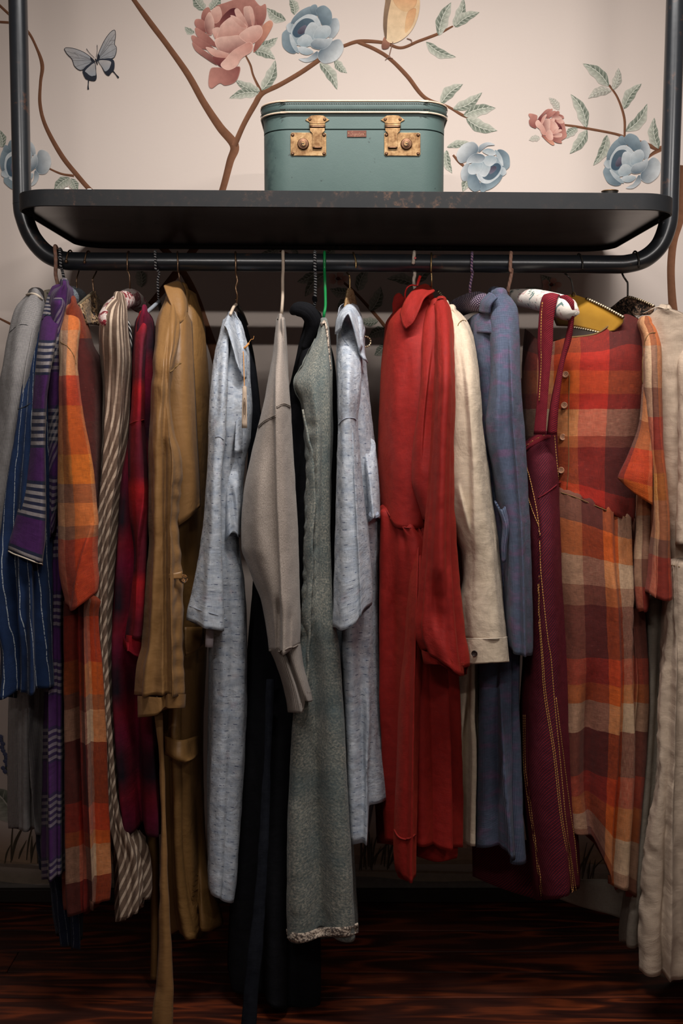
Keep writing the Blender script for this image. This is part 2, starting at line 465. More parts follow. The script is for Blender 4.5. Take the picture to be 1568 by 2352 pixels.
# grey fine check
t = T('grey_check_cloth', .95, sheen=0.035); _, u, v = t.uv()
a = t.M('GREATER_THAN', t.fr(u, .0029), .5); b = t.M('GREATER_THAN', t.fr(v, .0029), .5)
c = t.mix(t.M('MULTIPLY', t.M('ADD', a, b), .5), (.075, .075, .085), (.37, .34, .32))
M_['houndstooth'] = t.cloth(c, .2, .2)
# blue pinstripe
def pinstripe(name, base, line, period, wid, amt=.8):
    t = T(name, .8, sheen=0.052); uv, u, v = t.uv()
    wob = t.M('MULTIPLY', t.M('SUBTRACT', t.noise(uv, 14, 2), .5), .010)
    f = t.fr(t.M('ADD', u, wob), period)
    l = t.M('LESS_THAN', f, wid)
    brk = t.step(t.noise(uv, 260, 2), .35, .5)
    bl = t.mix(t.noise(uv, 30, 3), tuple(x * .6 for x in base), tuple(x * 1.35 for x in base))
    return t.cloth(t.mix(t.M('MULTIPLY', l, t.M('MULTIPLY', brk, amt)), bl, line), .2, .15)
M_['blue_stripe'] = pinstripe('blue_pinstripe_cloth', (.0045, .018, .062), (.42, .45, .46), .0205, .07)
M_['navy_stripe'] = pinstripe('navy_pinstripe_cloth', (.005, .01, .03), (.2, .22, .25), .016, .08, .5)
# purple plaid
P_, N1, W1 = (.058, .013, .085), (.016, .018, .045), (.25, .22, .22)
def stripes_seq(t, f):
    st = [(0, P_)]
    p = .40
    for i in range(5):
        st += [(p, N1), (p + .05, W1)]; p += .1
    st += [(p, N1), (p + .04, P_)]
    return t.ramp(f, st, True)
t = T('purple_plaid_cloth', .95, sheen=0.035); uv, u, v = t.uv()
c1 = stripes_seq(t, t.fr(v, .150)); c2 = stripes_seq(t, t.fr(u, .110, .25))
M_['purple_plaid'] = t.cloth(t.mix(.42, c1, c2), .3, .2)
t = T('purple_plaid_sleeve_cloth', .95, sheen=0.035); uv, u, v = t.uv()
c1 = stripes_seq(t, t.fr(v, .150, .3))
edge = t.M('GREATER_THAN', t.fr(u, .110, .62), .86)
M_['purple_sleeve'] = t.cloth(t.mix(edge, c1, (.42, .35, .31)), .3, .2)
# madras
CR, OR, RD, MR, MV = (.47, .31, .19), (.46, .075, .006), (.32, .012, .0035), (.070, .0055, .0035), (.19, .075, .042)
def madras(name, ow, of, pu=.27, pv=.285, bal=.5):
    t = T(name, .75, sheen=0.052, spec=.3); uv, u, v = t.uv()
    w = t.ramp(t.fr(u, pu, ow), [(0, CR), (.13, OR), (.30, RD), (.46, MR), (.76, MV)], True)
    f = t.ramp(t.fr(v, pv, of), [(0, MR), (.30, RD), (.44, OR), (.62, CR), (.78, MV)], True)
    c = t.mix(bal, w, f)
    fl = t.step(t.noise(uv, 420, 2, sy=.5), .70, .78)
    return t.cloth(t.mix(t.M('MULTIPLY', fl, .35), c, (.6, .42, .3)), .35, .25, .6, slub=.4)
def madras2(name, warp, u0, u1, weft, L, bal=.5):
    """one piece of checked cloth: warp colours across u0..u1 metres, weft colours down L metres"""
    t = T(name, .75, sheen=.05, spec=.3); uv, u, v = t.uv()
    wob = t.M('MULTIPLY', t.M('SUBTRACT', t.noise(uv, 25, 2), .5), .006)
    w = t.ramp(t.M('DIVIDE', t.M('SUBTRACT', t.M('ADD', u, wob), u0), u1 - u0), warp, True)
    f = t.ramp(t.M('DIVIDE', t.M('ADD', v, wob), L), weft, True)
    g_ = t.n('ShaderNodeGamma', Color=t.mix(1.0, w, f, 'MULTIPLY'), Gamma=.5).outputs[0]
    c = t.mix(.72, t.mix(bal, w, f), g_)
    th = t.noise(uv, 60, 3, .6, sx=16.0); th2 = t.noise(uv, 60, 3, .6, sy=16.0)
    c = t.mix(t.step(th, .45, .7), c, t.mix(.35, c, w)); c = t.mix(t.step(th2, .5, .75), c, t.mix(.35, c, f))
    fl = t.step(t.noise(uv, 420, 2, sy=.5), .70, .78)
    return t.cloth(t.mix(t.M('MULTIPLY', fl, .3), c, (.6, .42, .3)), .35, .25, .6, slub=.4)
PE = (.55, .19, .06); GO = (.60, .17, .008); MB = (.085, .020, .011)
M_['madras'] = madras2('orange_madras_cloth', [(0, MR), (.10, MB), (.29, CR), (.38, OR), (.48, RD), (.58, MR), (.80, MV)], -.34, .27,
    [(0, MR), (.13, RD), (.24, OR), (.36, RD), (.44, CR), (.58, MV), (.64, MR), (.86, RD)], .42, .52)
M_['madras_skirt'] = madras2('orange_madras_skirt_cloth', [(0, MB), (.24, CR), (.33, MV), (.43, MR), (.53, OR), (.63, CR), (.75, MV), (.86, RD)], -.34, .30,
    [(0, MB), (.06, OR), (.14, CR), (.21, MV), (.26, MR), (.40, RD), (.47, OR), (.52, CR), (.60, MR), (.72, RD), (.79, OR), (.86, CR), (.93, MV), (.97, MR)], .84, .55)
M_['madras_sleeve'] = madras2('orange_madras_sleeve_cloth', [(0, MV), (.30, CR), (.45, MB), (.58, OR), (.80, PE)], -.08, .08,
    [(0, PE), (.10, CR), (.26, MV), (.36, RD), (.48, OR), (.56, GO), (.66, PE), (.80, MV), (.86, RD)], .60, .6)
M_['madras4'] = madras2('shaded_rust_madras_cloth', [(0, RD), (.4, MR), (.7, MB)], -.1, .12, [(0, OR), (.12, MR), (.4, MB), (.55, MR), (.7, MB), (.85, MR)], .62, .5)
M_['madras4_skirt'] = madras2('rust_madras_skirt_cloth', [(0, MB), (.28, RD), (.50, MR), (.62, CR), (.82, OR)], -.10, .10,
    [(0, MR), (.05, RD), (.20, OR), (.31, MV), (.36, CR), (.47, MR), (.62, MR), (.68, RD), (.78, OR), (.83, CR), (.95, MR)], .66, .58)
M_['madras4_sleeve'] = madras2('rust_madras_sleeve_cloth', [(0, CR), (.30, MV), (.48, OR), (.75, PE)], -.075, .075,
    [(0, PE), (.10, CR), (.30, RD), (.40, OR), (.52, OR), (.56, GO), (.66, MV), (.72, PE), (.80, MV), (.84, RD)], .62, .66)
# brown and cream stripes
t = T('brown_stripe_cloth', .95, sheen=0.035); uv, u, v = t.uv()
f = t.fr(u, .0185); l = t.M('LESS_THAN', f, .34)
M_['brown_stripe'] = t.cloth(t.mix(l, (.155, .1, .07), (.52, .4, .3)), .3, .3)
# blurred red check
t = T('red_check_cloth', .85, sheen=0.070, sheen_tint=(.6, .05, .05)); uv, u, v = t.uv()
A, B, C_ = (.30, .006, .010), (.035, .003, .010), (.010, .008, .018)
r1 = t.ramp(t.fr(u, .085, .3), [(0, A), (.3, (.25, .006, .02)), (.5, B), (.8, C_), (1, A)])
r2 = t.ramp(t.fr(v, .21, .12), [(0, (.5, .012, .010)), (.22, (.3, .006, .014)), (.40, B), (.7, C_), (.88, B), (1, (.5, .012, .010))])
M_['red_check'] = t.cloth(t.mix(.55, r1, r2), .3, .15)
t = T('dark_red_check_cloth', .9); uv, u, v = t.uv()
r1 = t.ramp(t.fr(u, .085, .1), [(0, (.19, .004, .02)), (.3, (.09, .002, .02)), (.5, B), (.8, (.006, .005, .010)), (1, (.19, .004, .02))])
r2 = t.ramp(t.fr(v, .19, .35), [(0, (.26, .005, .018)), (.25, (.2, .003, .035)), (.5, B), (.75, (.008, .006, .012)), (1, (.26, .005, .018))])
M_['red_check_dark'] = t.cloth(t.mix(.5, r1, r2), .3, .15)
# satin tan
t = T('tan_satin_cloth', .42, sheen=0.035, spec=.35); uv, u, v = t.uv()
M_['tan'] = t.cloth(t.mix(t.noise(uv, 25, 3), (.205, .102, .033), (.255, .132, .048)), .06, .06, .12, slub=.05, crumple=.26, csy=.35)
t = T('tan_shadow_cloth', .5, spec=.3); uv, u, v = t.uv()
M_['tan_shaded'] = t.cloth(t.mix(t.noise(uv, 25, 3), (.15, .075, .022), (.19, .098, .032)), .06, .06, .12, slub=.05)  # same satin, darker: shade on the deeper coat parts put into the colour
# pale blue slub with dashes
def slubblue(name, k=1.0):
    t = T(name, .95, sheen=0.052); uv, u, v = t.uv()
    row = t.M('FLOOR', t.M('DIVIDE', v, .0155))
    sh = t.M('FRACT', t.M('MULTIPLY', t.M('SINE', t.M('MULTIPLY', row, 12.9898)), 43758.5))
    fu = t.M('FRACT', t.M('ADD', t.M('DIVIDE', u, .030), sh)); fv = t.fr(v, .0155)
    dash = t.M('MULTIPLY', t.M('LESS_THAN', fu, .36), t.M('LESS_THAN', fv, .13))
    dash = t.M('MULTIPLY', dash, t.step(t.noise(uv, 120, 2), .42, .55))
    base = t.mix(t.step(t.noise(uv, 55, 4, .65, sx=.6), .3, .7), (.25 * k, .29 * k, .355 * k), (.49 * k, .51 * k, .545 * k))
    pk = t.step(t.noise(uv, 24, 3), .60, .72)
    base = t.mix(t.M('MULTIPLY', pk, .5), base, (.40 * k, .34 * k, .37 * k))
    return t.cloth(t.mix(t.M('MULTIPLY', dash, .8), base, (.045, .06, .12)), .3, .25, .55, slub=.35, crumple=.42, csy=.9)
M_['pale_blue'] = slubblue('pale_blue_slub_cloth')
# grey marl jersey
t = T('grey_marl_jersey', 1.0, sheen=0.122); uv, u, v = t.uv()
n1 = t.noise(uv, 640, 3, .7, sy=.5)
M_['marl'] = t.cloth(t.ramp(n1, [(.25, (.13, .105, .088)), (.5, (.29, .24, .205)), (.75, (.45, .385, .335))]), .15, .1, .35, slub=.15, crumple=.14)
t = T('ribbed_jersey', 1.0, sheen=0.105); uv, u, v = t.uv()
rb = t.M('ADD', t.M('MULTIPLY', t.M('SINE', t.M('MULTIPLY', u, 2 * math.pi / .0042)), .5), .5)
n1 = t.noise(uv, 420, 3, .7, sy=.45)
c = t.mix(t.M('MULTIPLY', rb, .75), (.16, .13, .11), t.ramp(n1, [(.25, (.2, .165, .14)), (.75, (.46, .39, .34))]))
t.col(c); t.bump(rb, .9, .0015); M_['rib'] = t.m
# black and navy
t = T('black_cloth', .9, spec=.1); uv, u, v = t.uv()
M_['black'] = t.cloth(t.mix(t.noise(uv, 30, 3), (.0045, .0045, .006), (.009, .009, .011)), .2, .2)
t = T('navy_cloth', .9, spec=.1); uv, u, v = t.uv()
M_['navy'] = t.cloth(t.mix(t.noise(uv, 40, 3), (.004, .005, .009), (.016, .018, .024)), .3, .2)
# grey green marl
t = T('sage_marl_cloth', 1.0, sheen=0.105); uv, u, v = t.uv()
n1 = t.noise(uv, 210, 4, .75); n2 = t.noise(uv, 9, 3, .5); dk = t.step(t.noise(uv, 300, 2), .60, .68)
c = t.ramp(n1, [(.32, (.045, .065, .07)), (.5, (.155, .16, .14)), (.68, (.36, .33, .27))])
c = t.mix(t.step(n2, .42, .68), c, t.mix(.6, c, (.05, .085, .095))); c = t.mix(t.M('MULTIPLY', dk, .6), c, (.03, .045, .06))
M_['sage'] = t.cloth(c, .25, .15, .5, slub=.2)
t = T('cream_lace', .95, sheen=0.070); uv, u, v = t.uv()
vo = t.n('ShaderNodeTexVoronoi', Scale=220.0, Vector=uv).outputs['Distance']
t.col(t.ramp(vo, [(.1, (.5, .42, .34)), (.5, (.36, .28, .22)), (.7, (.09, .07, .06))])); t.bump(vo, .8, .002); M_['lace'] = t.m
# red linen
t = T('red_linen', .7, sheen=0.122, sheen_tint=(.9, .15, .06), spec=.3); uv, u, v = t.uv()
M_['red'] = t.cloth(t.mix(t.noise(uv, 40, 4), (.195, .0048, .004), (.285, .0100, .006)), .2, .35, .5, .0026, .0026, slub=.25)
t = T('cream_linen', .9, sheen=0.052); uv, u, v = t.uv()
M_['cream'] = t.cloth(t.mix(t.noise(uv, 30, 4), (.50, .39, .28), (.60, .49, .375)), .12, .15, .45, slub=.22, crumple=.4)
# purple mini check
t = T('violet_check_cloth', .95, sheen=0.052); uv, u, v = t.uv()
pt = t.step(t.noise(uv, 17, 3, sy=2.5), .48, .66)
a = t.M('GREATER_THAN', t.fr(u, .0027), .52); b = t.M('GREATER_THAN', t.fr(v, .0027), .52)
dk = t.mix(pt, (.016, .027, .058), (.035, .018, .06)); lt = t.mix(pt, (.125, .145, .205), (.20, .135, .215))
M_['violet'] = t.cloth(t.mix(t.M('MULTIPLY', t.M('ADD', a, b), .5), dk, lt), .25, .1)
# burgundy twill
t = T('burgundy_twill', .85, sheen=0.070, sheen_tint=(.8, .05, .08)); uv, u, v = t.uv()
tw = t.fr(t.M('ADD', u, v), .0075); g = t.M('MULTIPLY', t.M('LESS_THAN', tw, .35), t.M('LESS_THAN', t.fr(t.M('SUBTRACT', u, v), .0055), .55))
M_['burgundy'] = t.cloth(t.mix(g, (.042, .003, .011), (.20, .009, .014)), .25, .1)
t = T('burgundy_strap_twill', .85, sheen=0.070, sheen_tint=(.8, .05, .08)); uv, u, v = t.uv()
tw = t.fr(t.M('ADD', u, v), .0048); g = t.M('LESS_THAN', tw, .42)
M_['strap'] = t.cloth(t.mix(g, (.08, .005, .018), (.27, .012, .014)), .25, .1)
t = T('yellow_thread', .7); _, u, v = t.uv()
d = t.M('GREATER_THAN', t.fr(v, .0060), .34); t.col(t.mix(d, (.07, .01, .02), (.52, .27, .07))); M_['stitch'] = t.m
# beige linen, creased
t = T('beige_linen', .8, sheen=0.052, spec=.3); uv, u, v = t.uv()
M_['beige'] = t.cloth(t.mix(t.noise(uv, 20, 4), (.40, .30, .22), (.49, .38, .29)), .1, .1, .6, slub=.16, crumple=.42, csy=.8)
t = T('greige_lining', .9); uv, u, v = t.uv()
M_['greige'] = t.cloth(t.mix(t.noise(uv, 20, 4), (.24, .205, .165), (.30, .26, .21)), .1, .1)
# small items
M_['dark_thread'] = plain('dark_thread', (.03, .03, .035), .9)
M_['cream_thread'] = plain('cream_thread', (.5, .42, .33), .9)
M_['red_thread'] = plain('red_thread', (.2, .01, .008), .8)
M_['brown_thread'] = plain('brown_thread', (.16, .09, .03), .8)
M_['grey_thread'] = plain('grey_thread', (.2, .165, .14), .9)
M_['purple_thread'] = plain('purple_thread', (.09, .08, .15), .9)
M_['blue_thread'] = plain('blue_thread', (.25, .28, .34), .9)
M_['wood_button'] = plain('wooden_button', (.42, .2, .11), .5)
M_['dark_button'] = plain('dark_button', (.02, .012, .01), .3)
t = T('tortoiseshell', .3, spec=.5); o = t.obj()
t.col(t.ramp(t.noise(o, 160, 3), [(.42, (.012, .006, .003)), (.55, (.30, .14, .05))])); M_['tortoise'] = t.m
t = T('paper_tag', .8); o = t.obj(); t.col(t.mix(t.noise(o, 80), (.34, .25, .18), (.42, .32, .24))); M_['kraft'] = t.m
M_['kraft_ink'] = plain('brown_ink', (.13, .08, .05), .9)
M_['white_paper'] = plain('white_paper', (.62, .6, .57), .85)
M_['mauve_tape'] = plain('mauve_tape', (.36, .31, .33), .85)
M_['raffia'] = plain('raffia', (.45, .2, .06), .8)
# metals, plastics
M_['bronze_wire'] = plain('bronze_wire', (.27, .17, .105), .38, 1.0)
M_['brass_wire'] = plain('brass_wire', (.36, .24, .11), .38, 1.0)
M_['dark_wire'] = plain('blackened_wire', (.05, .045, .04), .4, .8)
M_['white_plastic'] = plain('white_plastic', (.62, .58, .53), .45)
M_['cream_plastic'] = plain('cream_plastic', (.50, .40, .31), .45)
M_['green_plastic'] = plain('green_plastic', (.008, .22, .055), .35, spec=.5)
M_['grey_plastic'] = plain('grey_plastic', (.22, .24, .27), .5)
def wrapped(name, a, b, period, duty=.5, slant=.3, c=None):
    t = T(name, .8); uv, u, v = t.uv()
    f = t.fr(t.M('ADD', v, t.M('MULTIPLY', u, period * slant * 3)), period)
    k = t.mix(t.M('GREATER_THAN', f, duty), a, b)
    if c: k = t.mix(t.step(t.noise(uv, 130, 2), .55, .6), k, c)
    t.col(k); t.bump(t.M('SINE', t.M('MULTIPLY', f, 6.28)), .5, .001); return t.m
M_['striped_wrap'] = wrapped('black_white_wrap', (.012, .012, .016), (.34, .34, .34), .0062, .55)
M_['peach_wrap'] = wrapped('peach_wrap', (.48, .27, .19), (.40, .21, .14), .012, .5, .5, (.28, .2, .18))
M_['beige_wrap'] = wrapped('beige_wrap', (.30, .21, .16), (.36, .25, .19), .014, .5, .5, (.5, .07, .015))
M_['bead_wrap'] = wrapped('violet_bead_wrap', (.08, .055, .13), (.36, .22, .30), .0068, .5, .6)
M_['dot_wrap'] = wrapped('white_wrap', (.55, .47, .39), (.48, .40, .33), .016, .5, .4)
M_['braid'] = wrapped('black_white_braid', (.006, .006, .007), (.42, .4, .38), .016, .62, 1.0)
# padded hangers
def dotted(name, base, ink, sc, lo, hi, second=None):
    t = T(name, .7, sheen=0.052); o = t.obj()
    c = t.mix(t.step(t.noise(o, sc, 2, .5, dist=1.2), lo, hi), base, ink)
    if second: c = t.mix(t.step(t.noise(o, sc * .8, 2, dist=2.), .60, .64), c, second)
    t.col(c); t.bump(t.noise(o, 60, 3), .3, .003); return t.m
M_['floral_pad'] = dotted('white_floral_satin', (.62, .56, .50), (.10, .16, .15), 42, .60, .64, (.42, .27, .25))
M_['cream_floral'] = dotted('cream_floral_cotton', (.52, .46, .36), (.10, .12, .08), 60, .62, .66, (.5, .28, .05))
t = T('red_white_yarn', .95, sheen=0.140); o = t.obj()
t.col(t.ramp(t.noise(o, 38, 3, .6, dist=1.6), [(.42, (.55, .46, .42)), (.52, (.5, .36, .33)), (.56, (.22, .012, .02)), (.66, (.14, .01, .015))])); t.bump(t.noise(o, 300, 3), .8, .004); M_['yarn'] = t.m
t = T('blue_sparkle_yarn', .6, sheen=0.140); o = t.obj()
t.col(t.ramp(t.noise(o, 300, 3, .7), [(.35, (.02, .04, .07)), (.55, (.14, .17, .2)), (.68, (.55, .55, .55))])); t.bump(t.noise(o, 300, 3), .8, .004); M_['blueyarn'] = t.m
t = T('dark_violet_knit', .9, sheen=0.105); uv, u, v = t.uv(); f = t.M('MULTIPLY', t.M('SINE', t.M('MULTIPLY', u, 2 * math.pi * 22)), t.M('SINE', t.M('MULTIPLY', v, 2 * math.pi / .008)))
t.col(t.mix(t.step(f, .2, .6), (.045, .03, .06), (.36, .26, .32))); t.bump(f, .6, .003); M_['violet_knit'] = t.m
t = T('mustard_suede', .95, sheen=0.140); o = t.obj(); t.col(t.mix(t.noise(o, 45, 4), (.29, .135, .010), (.40, .21, .022))); M_['suede'] = t.m
t = T('gold_brocade', .6, sheen=0.070); o = t.obj()
c = t.ramp(t.noise(o, 70, 3, .6, dist=2.5), [(.42, (.012, .006, .005)), (.50, (.22, .13, .06)), (.58, (.40, .28, .16)), (.66, (.07, .012, .01))]); t.col(c); t.bump(t.noise(o, 150), .4, .002); M_['brocade'] = t.m
t = T('dark_lace', .7); o = t.obj()
t.col(t.ramp(t.noise(o, 90, 3, .6, dist=2.), [(.45, (.008, .007, .007)), (.55, (.10, .06, .04)), (.62, (.24, .15, .10))])); M_['darklace'] = t.m
t = T('gold_edging', .4, .6); _, u, v = t.uv(); t.col(t.mix(t.M('GREATER_THAN', t.fr(v, .006), .5), (.07, .05, .03), (.62, .5, .33))); M_['edging'] = t.m
t = T('gilt_hanger', .4, .3); o = t.obj(); t.col(t.ramp(t.noise(o, 120, 3, dist=2), [(.42, (.16, .07, .02)), (.52, (.5, .36, .2)), (.62, (.12, .05, .02))])); M_['gilt'] = t.m
t = T('red_ribbon', .35, spec=.5); o = t.obj(); t.col(t.mix(t.noise(o, 50), (.42, .012, .010), (.55, .02, .014))); M_['ribbon'] = t.m
# rack
t = T('black_lacquered_steel', .3, .2, spec=.5); t.b.inputs['Coat Weight'].default_value = .35; t.b.inputs['Coat Roughness'].default_value = .22; o = t.obj()
n1 = t.noise(o, 7, 5, .6); n2 = t.noise(o, 46, 4, .7)
geo = t.n('ShaderNodeSeparateXYZ', Vector=o)
rust = t.M('MULTIPLY', t.step(n2, .56, .68), t.step(n1, .54, .66))
t.col(t.mix(t.M('MULTIPLY', rust, .75), t.mix(n1, (.012, .015, .020), (.022, .024, .027)), (.16, .062, .028)))
t.rough(t.M('ADD', .24, t.M('MULTIPLY', n2, .2))); M_['steel'] = t.m
t = T('worn_black_steel', .55, .0, spec=.18); o = t.obj(); sx = t.n('ShaderNodeSeparateXYZ', Vector=o)
n1 = t.noise(o, 9, 5, .65); n2 = t.noise(o, 60, 4, .75)
patch = t.M('MULTIPLY', t.ramp(t.M('ABSOLUTE', t.M('SUBTRACT', sx.outputs[0], .06)), [(0, (1, 1, 1)), (.12, (.7, .7, .7)), (.3, (.12, .12, .12))]), t.step(n2, .50, .66))
sc = t.M('MULTIPLY', t.step(n2, .62, .72), t.step(n1, .5, .6))
wear = t.M('MINIMUM', t.M('ADD', t.M('MULTIPLY', patch, t.step(n1, .42, .6)), t.M('MULTIPLY', sc, .6)), 1.0)
t.col(t.mix(wear, t.mix(n1, (.012, .014, .017), (.026, .025, .025)), (.12, .066, .044))); M_['worn_steel'] = t.m
t = T('gloss_black_panel', .22, .3, spec=.5); o = t.obj(); n1 = t.noise(o, 5, 4); t.col(t.mix(n1, (.010, .010, .012), (.02, .018, .018))); t.rough(t.M('ADD', .14, t.M('MULTIPLY', n1, .2))); M_['panel'] = t.m
# suitcase
t = T('teal_leatherette', .5, spec=.35); o = t.obj()
n1 = t.noise(o, 9, 5, .65); n2 = t.noise(o, 30, 5, .7, sx=1.0); gr = t.noise(o, 420, 3, .6)
sx = t.n('ShaderNodeSeparateXYZ', Vector=o)
sc1 = t.M('MULTIPLY', t.ramp(t.M('ABSOLUTE', t.M('ADD', sx.outputs[0], .178)), [(0, (1, 1, 1)), (.055, (0, 0, 0))]), t.step(n2, .50, .62))
c = t.mix(n1, (.060, .095, .090), (.088, .130, .120)); c = t.mix(t.M('MULTIPLY', sc1, .75), c, (.025, .045, .05))
sp = t.step(t.noise(o, 75, 2, .5), .72, .75); c = t.mix(t.M('MULTIPLY', sp, .6), c, (.03, .04, .04))
t.col(c); t.bump(t.M('ADD', t.M('MULTIPLY', gr, .4), n2), .22, .0015); M_['teal'] = t.m
M_['teal_dark'] = plain('dark_teal_binding', (.055, .085, .08), .5)
M_['piping'] = plain('cream_piping', (.58, .44, .33), .5)
M_['stitch_dark'] = plain('stitching', (.03, .025, .022), .9)
M_['gap'] = plain('dark_gap', (.004, .006, .006), .9)
t = T('aged_brass', .45, .75); o = t.obj(); n1 = t.noise(o, 55, 4, .65); t.col(t.ramp(n1, [(.35, (.13, .065, .028)), (.55, (.30, .185, .09)), (.7, (.42, .30, .17))])); t.rough(t.M('ADD', .42, t.M('MULTIPLY', n1, .3))); M_['brass'] = t.m
M_['dark_brass'] = plain('dark_brass', (.14, .075, .045), .4, .9)
M_['copper'] = plain('copper_plate', (.13, .05, .035), .6, .4)
M_['copper_dark'] = plain('copper_letters', (.34, .19, .13), .5, .5)
# wall, floor
WALLC = (.63, .54, .485)
t = T('mural_paper', .9, spec=.15); o = t.obj()
n1 = t.noise(o, 3, 3); n2 = t.noise(o, 260, 2, .5, sy=.3); n3 = t.noise(o, 260, 2, .5, sx=.3)
c = t.mix(n1, (.61, .515, .46), (.65, .56, .505)); c = t.mix(t.M('MULTIPLY', t.M('ADD', n2, n3), .05), c, (.4, .33, .3))
t.col(c); t.bump(t.M('ADD', n2, n3), .06, .001); M_['wall'] = t.m
t = T('mural_print', .9, spec=.15); a = t.n('ShaderNodeVertexColor', _layer_name='Col'); o = t.obj()
n1 = t.noise(o, 60, 4, .6)
c = t.mix(1.0, a.outputs[0], t.ramp(n1, [(.3, (.88, .88, .88)), (.7, (1.1, 1.1, 1.1))]), 'MULTIPLY')
tr = t.n('ShaderNodeBsdfTransparent'); mx = t.n('ShaderNodeMixShader'); t.t.links.new(a.outputs[1], mx.inputs[0])
t.t.links.new(tr.outputs[0], mx.inputs[1]); t.t.links.new(t.b.outputs[0], mx.inputs[2])
t.t.links.new(mx.outputs[0], t.t.nodes['Material Output'].inputs[0]); t.col(c); M_['print'] = t.m
t = T('dark_stained_floorboard', .42, spec=.35); o = t.obj(); oi = t.n('ShaderNodeObjectInfo')
off = t.n('ShaderNodeVectorMath', _operation='ADD'); t.put(off.inputs[0], o)
cx = t.n('ShaderNodeCombineXYZ', X=t.M('MULTIPLY', oi.outputs['Random'], 37.0), Y=t.M('MULTIPLY', oi.outputs['Random'], 11.0), Z=0.0)
t.t.links.new(cx.outputs[0], off.inputs[1]); vec = off.outputs[0]
big = t.noise(vec, 1.0, 3, .5, sx=1.3, sy=10.0, dist=.3)
rings = t.M('SINE', t.M('MULTIPLY', big, 44.0))
fine = t.noise(vec, 1.0, 5, .7, sx=9.0, sy=240.0)
blot = t.noise(vec, 1.0, 3, .6, sx=2.5, sy=4.0)
c = t.ramp(t.M('ADD', t.M('MULTIPLY', rings, .3), t.M('ADD', t.M('MULTIPLY', fine, .5), .2)), [(.12, (.014, .003, .002)), (.55, (.070, .013, .004)), (.9, (.30, .055, .012))])
c = t.mix(t.step(blot, .42, .62), t.mix(.7, c, (.03, .008, .005)), c)
t.col(c); t.rough(t.M('ADD', .35, t.M('MULTIPLY', fine, .25))); t.bump(fine, .15, .001); M_['floor'] = t.m
M_['floor_gap'] = plain('floor_base', (.008, .004, .003), .9)
M_['baseboard'] = plain('dark_baseboard', (.022, .015, .012), .6)
M_['ceiling'] = plain('ceiling_paint', (.25, .22, .2), .95)
# ------------------------------------------------------------------ the setting
def struct(o, label=None):
    o['kind'] = 'structure'
    if label: o['label'] = label
    return o
wall = struct(box('wall_back', (0, WALL_Y + .06, 1.55), (2.6, .06, 1.55), M_['wall'], bev=0), 'pale pink papered wall with a painted mural of branches, peonies and birds')
struct(box('baseboard_back', (0, WALL_Y - .008, .0215), (2.6, .008, .0185), M_['baseboard'], bev=.002), 'low dark baseboard under the mural wall')
struct(box('ceiling', (0, -1.2, 3.14), (2.6, 1.8, .04), M_['ceiling'], bev=0), 'plain ceiling above the clothes rack')
floor = struct(box('floor', (0, -1.4, -.03), (2.6, 1.95, .012), M_['floor_gap'], bev=0), 'dark red-brown stained board floor')
rnd = random.Random(4)
edges = [.465, .405, .292, .182, .08, -.035, -.15, -.27, -.39, -.51, -.63, -.75, -.87, -1.0, -1.12, -1.25]
for i in range(len(edges) - 1):
    y1, y0 = edges[i], edges[i + 1]
    xs = [-2.5] + sorted((rnd.uniform(-1.9, -.75), rnd.uniform(.75, 1.9))) + [2.5]
    for a, b in zip(xs[:-1], xs[1:]):
        o = box('plank', ((a + b) / 2, (y0 + y1) / 2, -.009 + rnd.uniform(-.0006, .0004)), ((b - a) / 2 - .0009, (y1 - y0) / 2 - .0016, .009), M_['floor'], floor, bev=.0016)

# ------------------------------------------------------------------ mural print (flat paint on the paper)
LAYER = [0]
def print_mesh(name, shapes, parent=wall, label=None):
    """shapes: list of (V(px), faces, rgba per vertex) painted one over the other on the wall plane"""
    V, Fc, C = [], [], []
    for v, f, c in shapes:
        LAYER[0] += 1
        Y = WALL_Y - .0002 - (LAYER[0] % 1500) * .000003
        b = len(V)
        V += ray(v[:, 0], v[:, 1], Y).tolist(); C += c.tolist(); Fc += [tuple(b + k for k in q) for q in f]
    me = mesh(name, np.array(V), Fc, col=np.array(C))
    o = link(name, me, M_['print'], parent, smooth=False, label=label)
    return o
def blob(pts, c0, c1, d=(0, -1), n=40, fade=0.0, rim=None):
    """closed outline filled with a gradient from c0 to c1 along direction d; fade lets the border dissolve"""
    P = catmull(pts, n, True); c = P.mean(0)
    ringS = [1.0, .93, .78, .5, .2]
    V = []; col = []
    dd = np.array(d, float); dd /= np.linalg.norm(dd)
    pr = (P - c) @ dd; lo, hi = pr.min(), pr.max()
    for k, s in enumerate(ringS):
        q = c + (P - c) * s
        t = np.clip(((q - c) @ dd - lo) / max(hi - lo, 1e-6), 0, 1)[:, None]
        cc = np.array(c0) * (1 - t) + np.array(c1) * t
        if rim is not None and k == 0: cc = cc * .4 + np.array(rim) * .6
        a = np.ones((n, 1))
        if fade and k == 0: a = 1 - fade * np.clip(t * 1.3, 0, 1)
        V.append(q); col.append(np.hstack([cc, a]))
    V.append(c[None]); t = (0 - lo) / max(hi - lo, 1e-6); col.append(np.append(np.array(c0) * (1 - t) + np.array(c1) * t, 1)[None])
    F_ = []
    for k in range(len(ringS) - 1):
        for j in range(n): F_.append((k * n + j, k * n + (j + 1) % n, (k + 1) * n + (j + 1) % n, (k + 1) * n + j))
    m = (len(ringS) - 1) * n
    for j in range(n): F_.append((m + j, m + (j + 1) % n, len(ringS) * n))
    return np.vstack(V), F_, np.vstack(col)
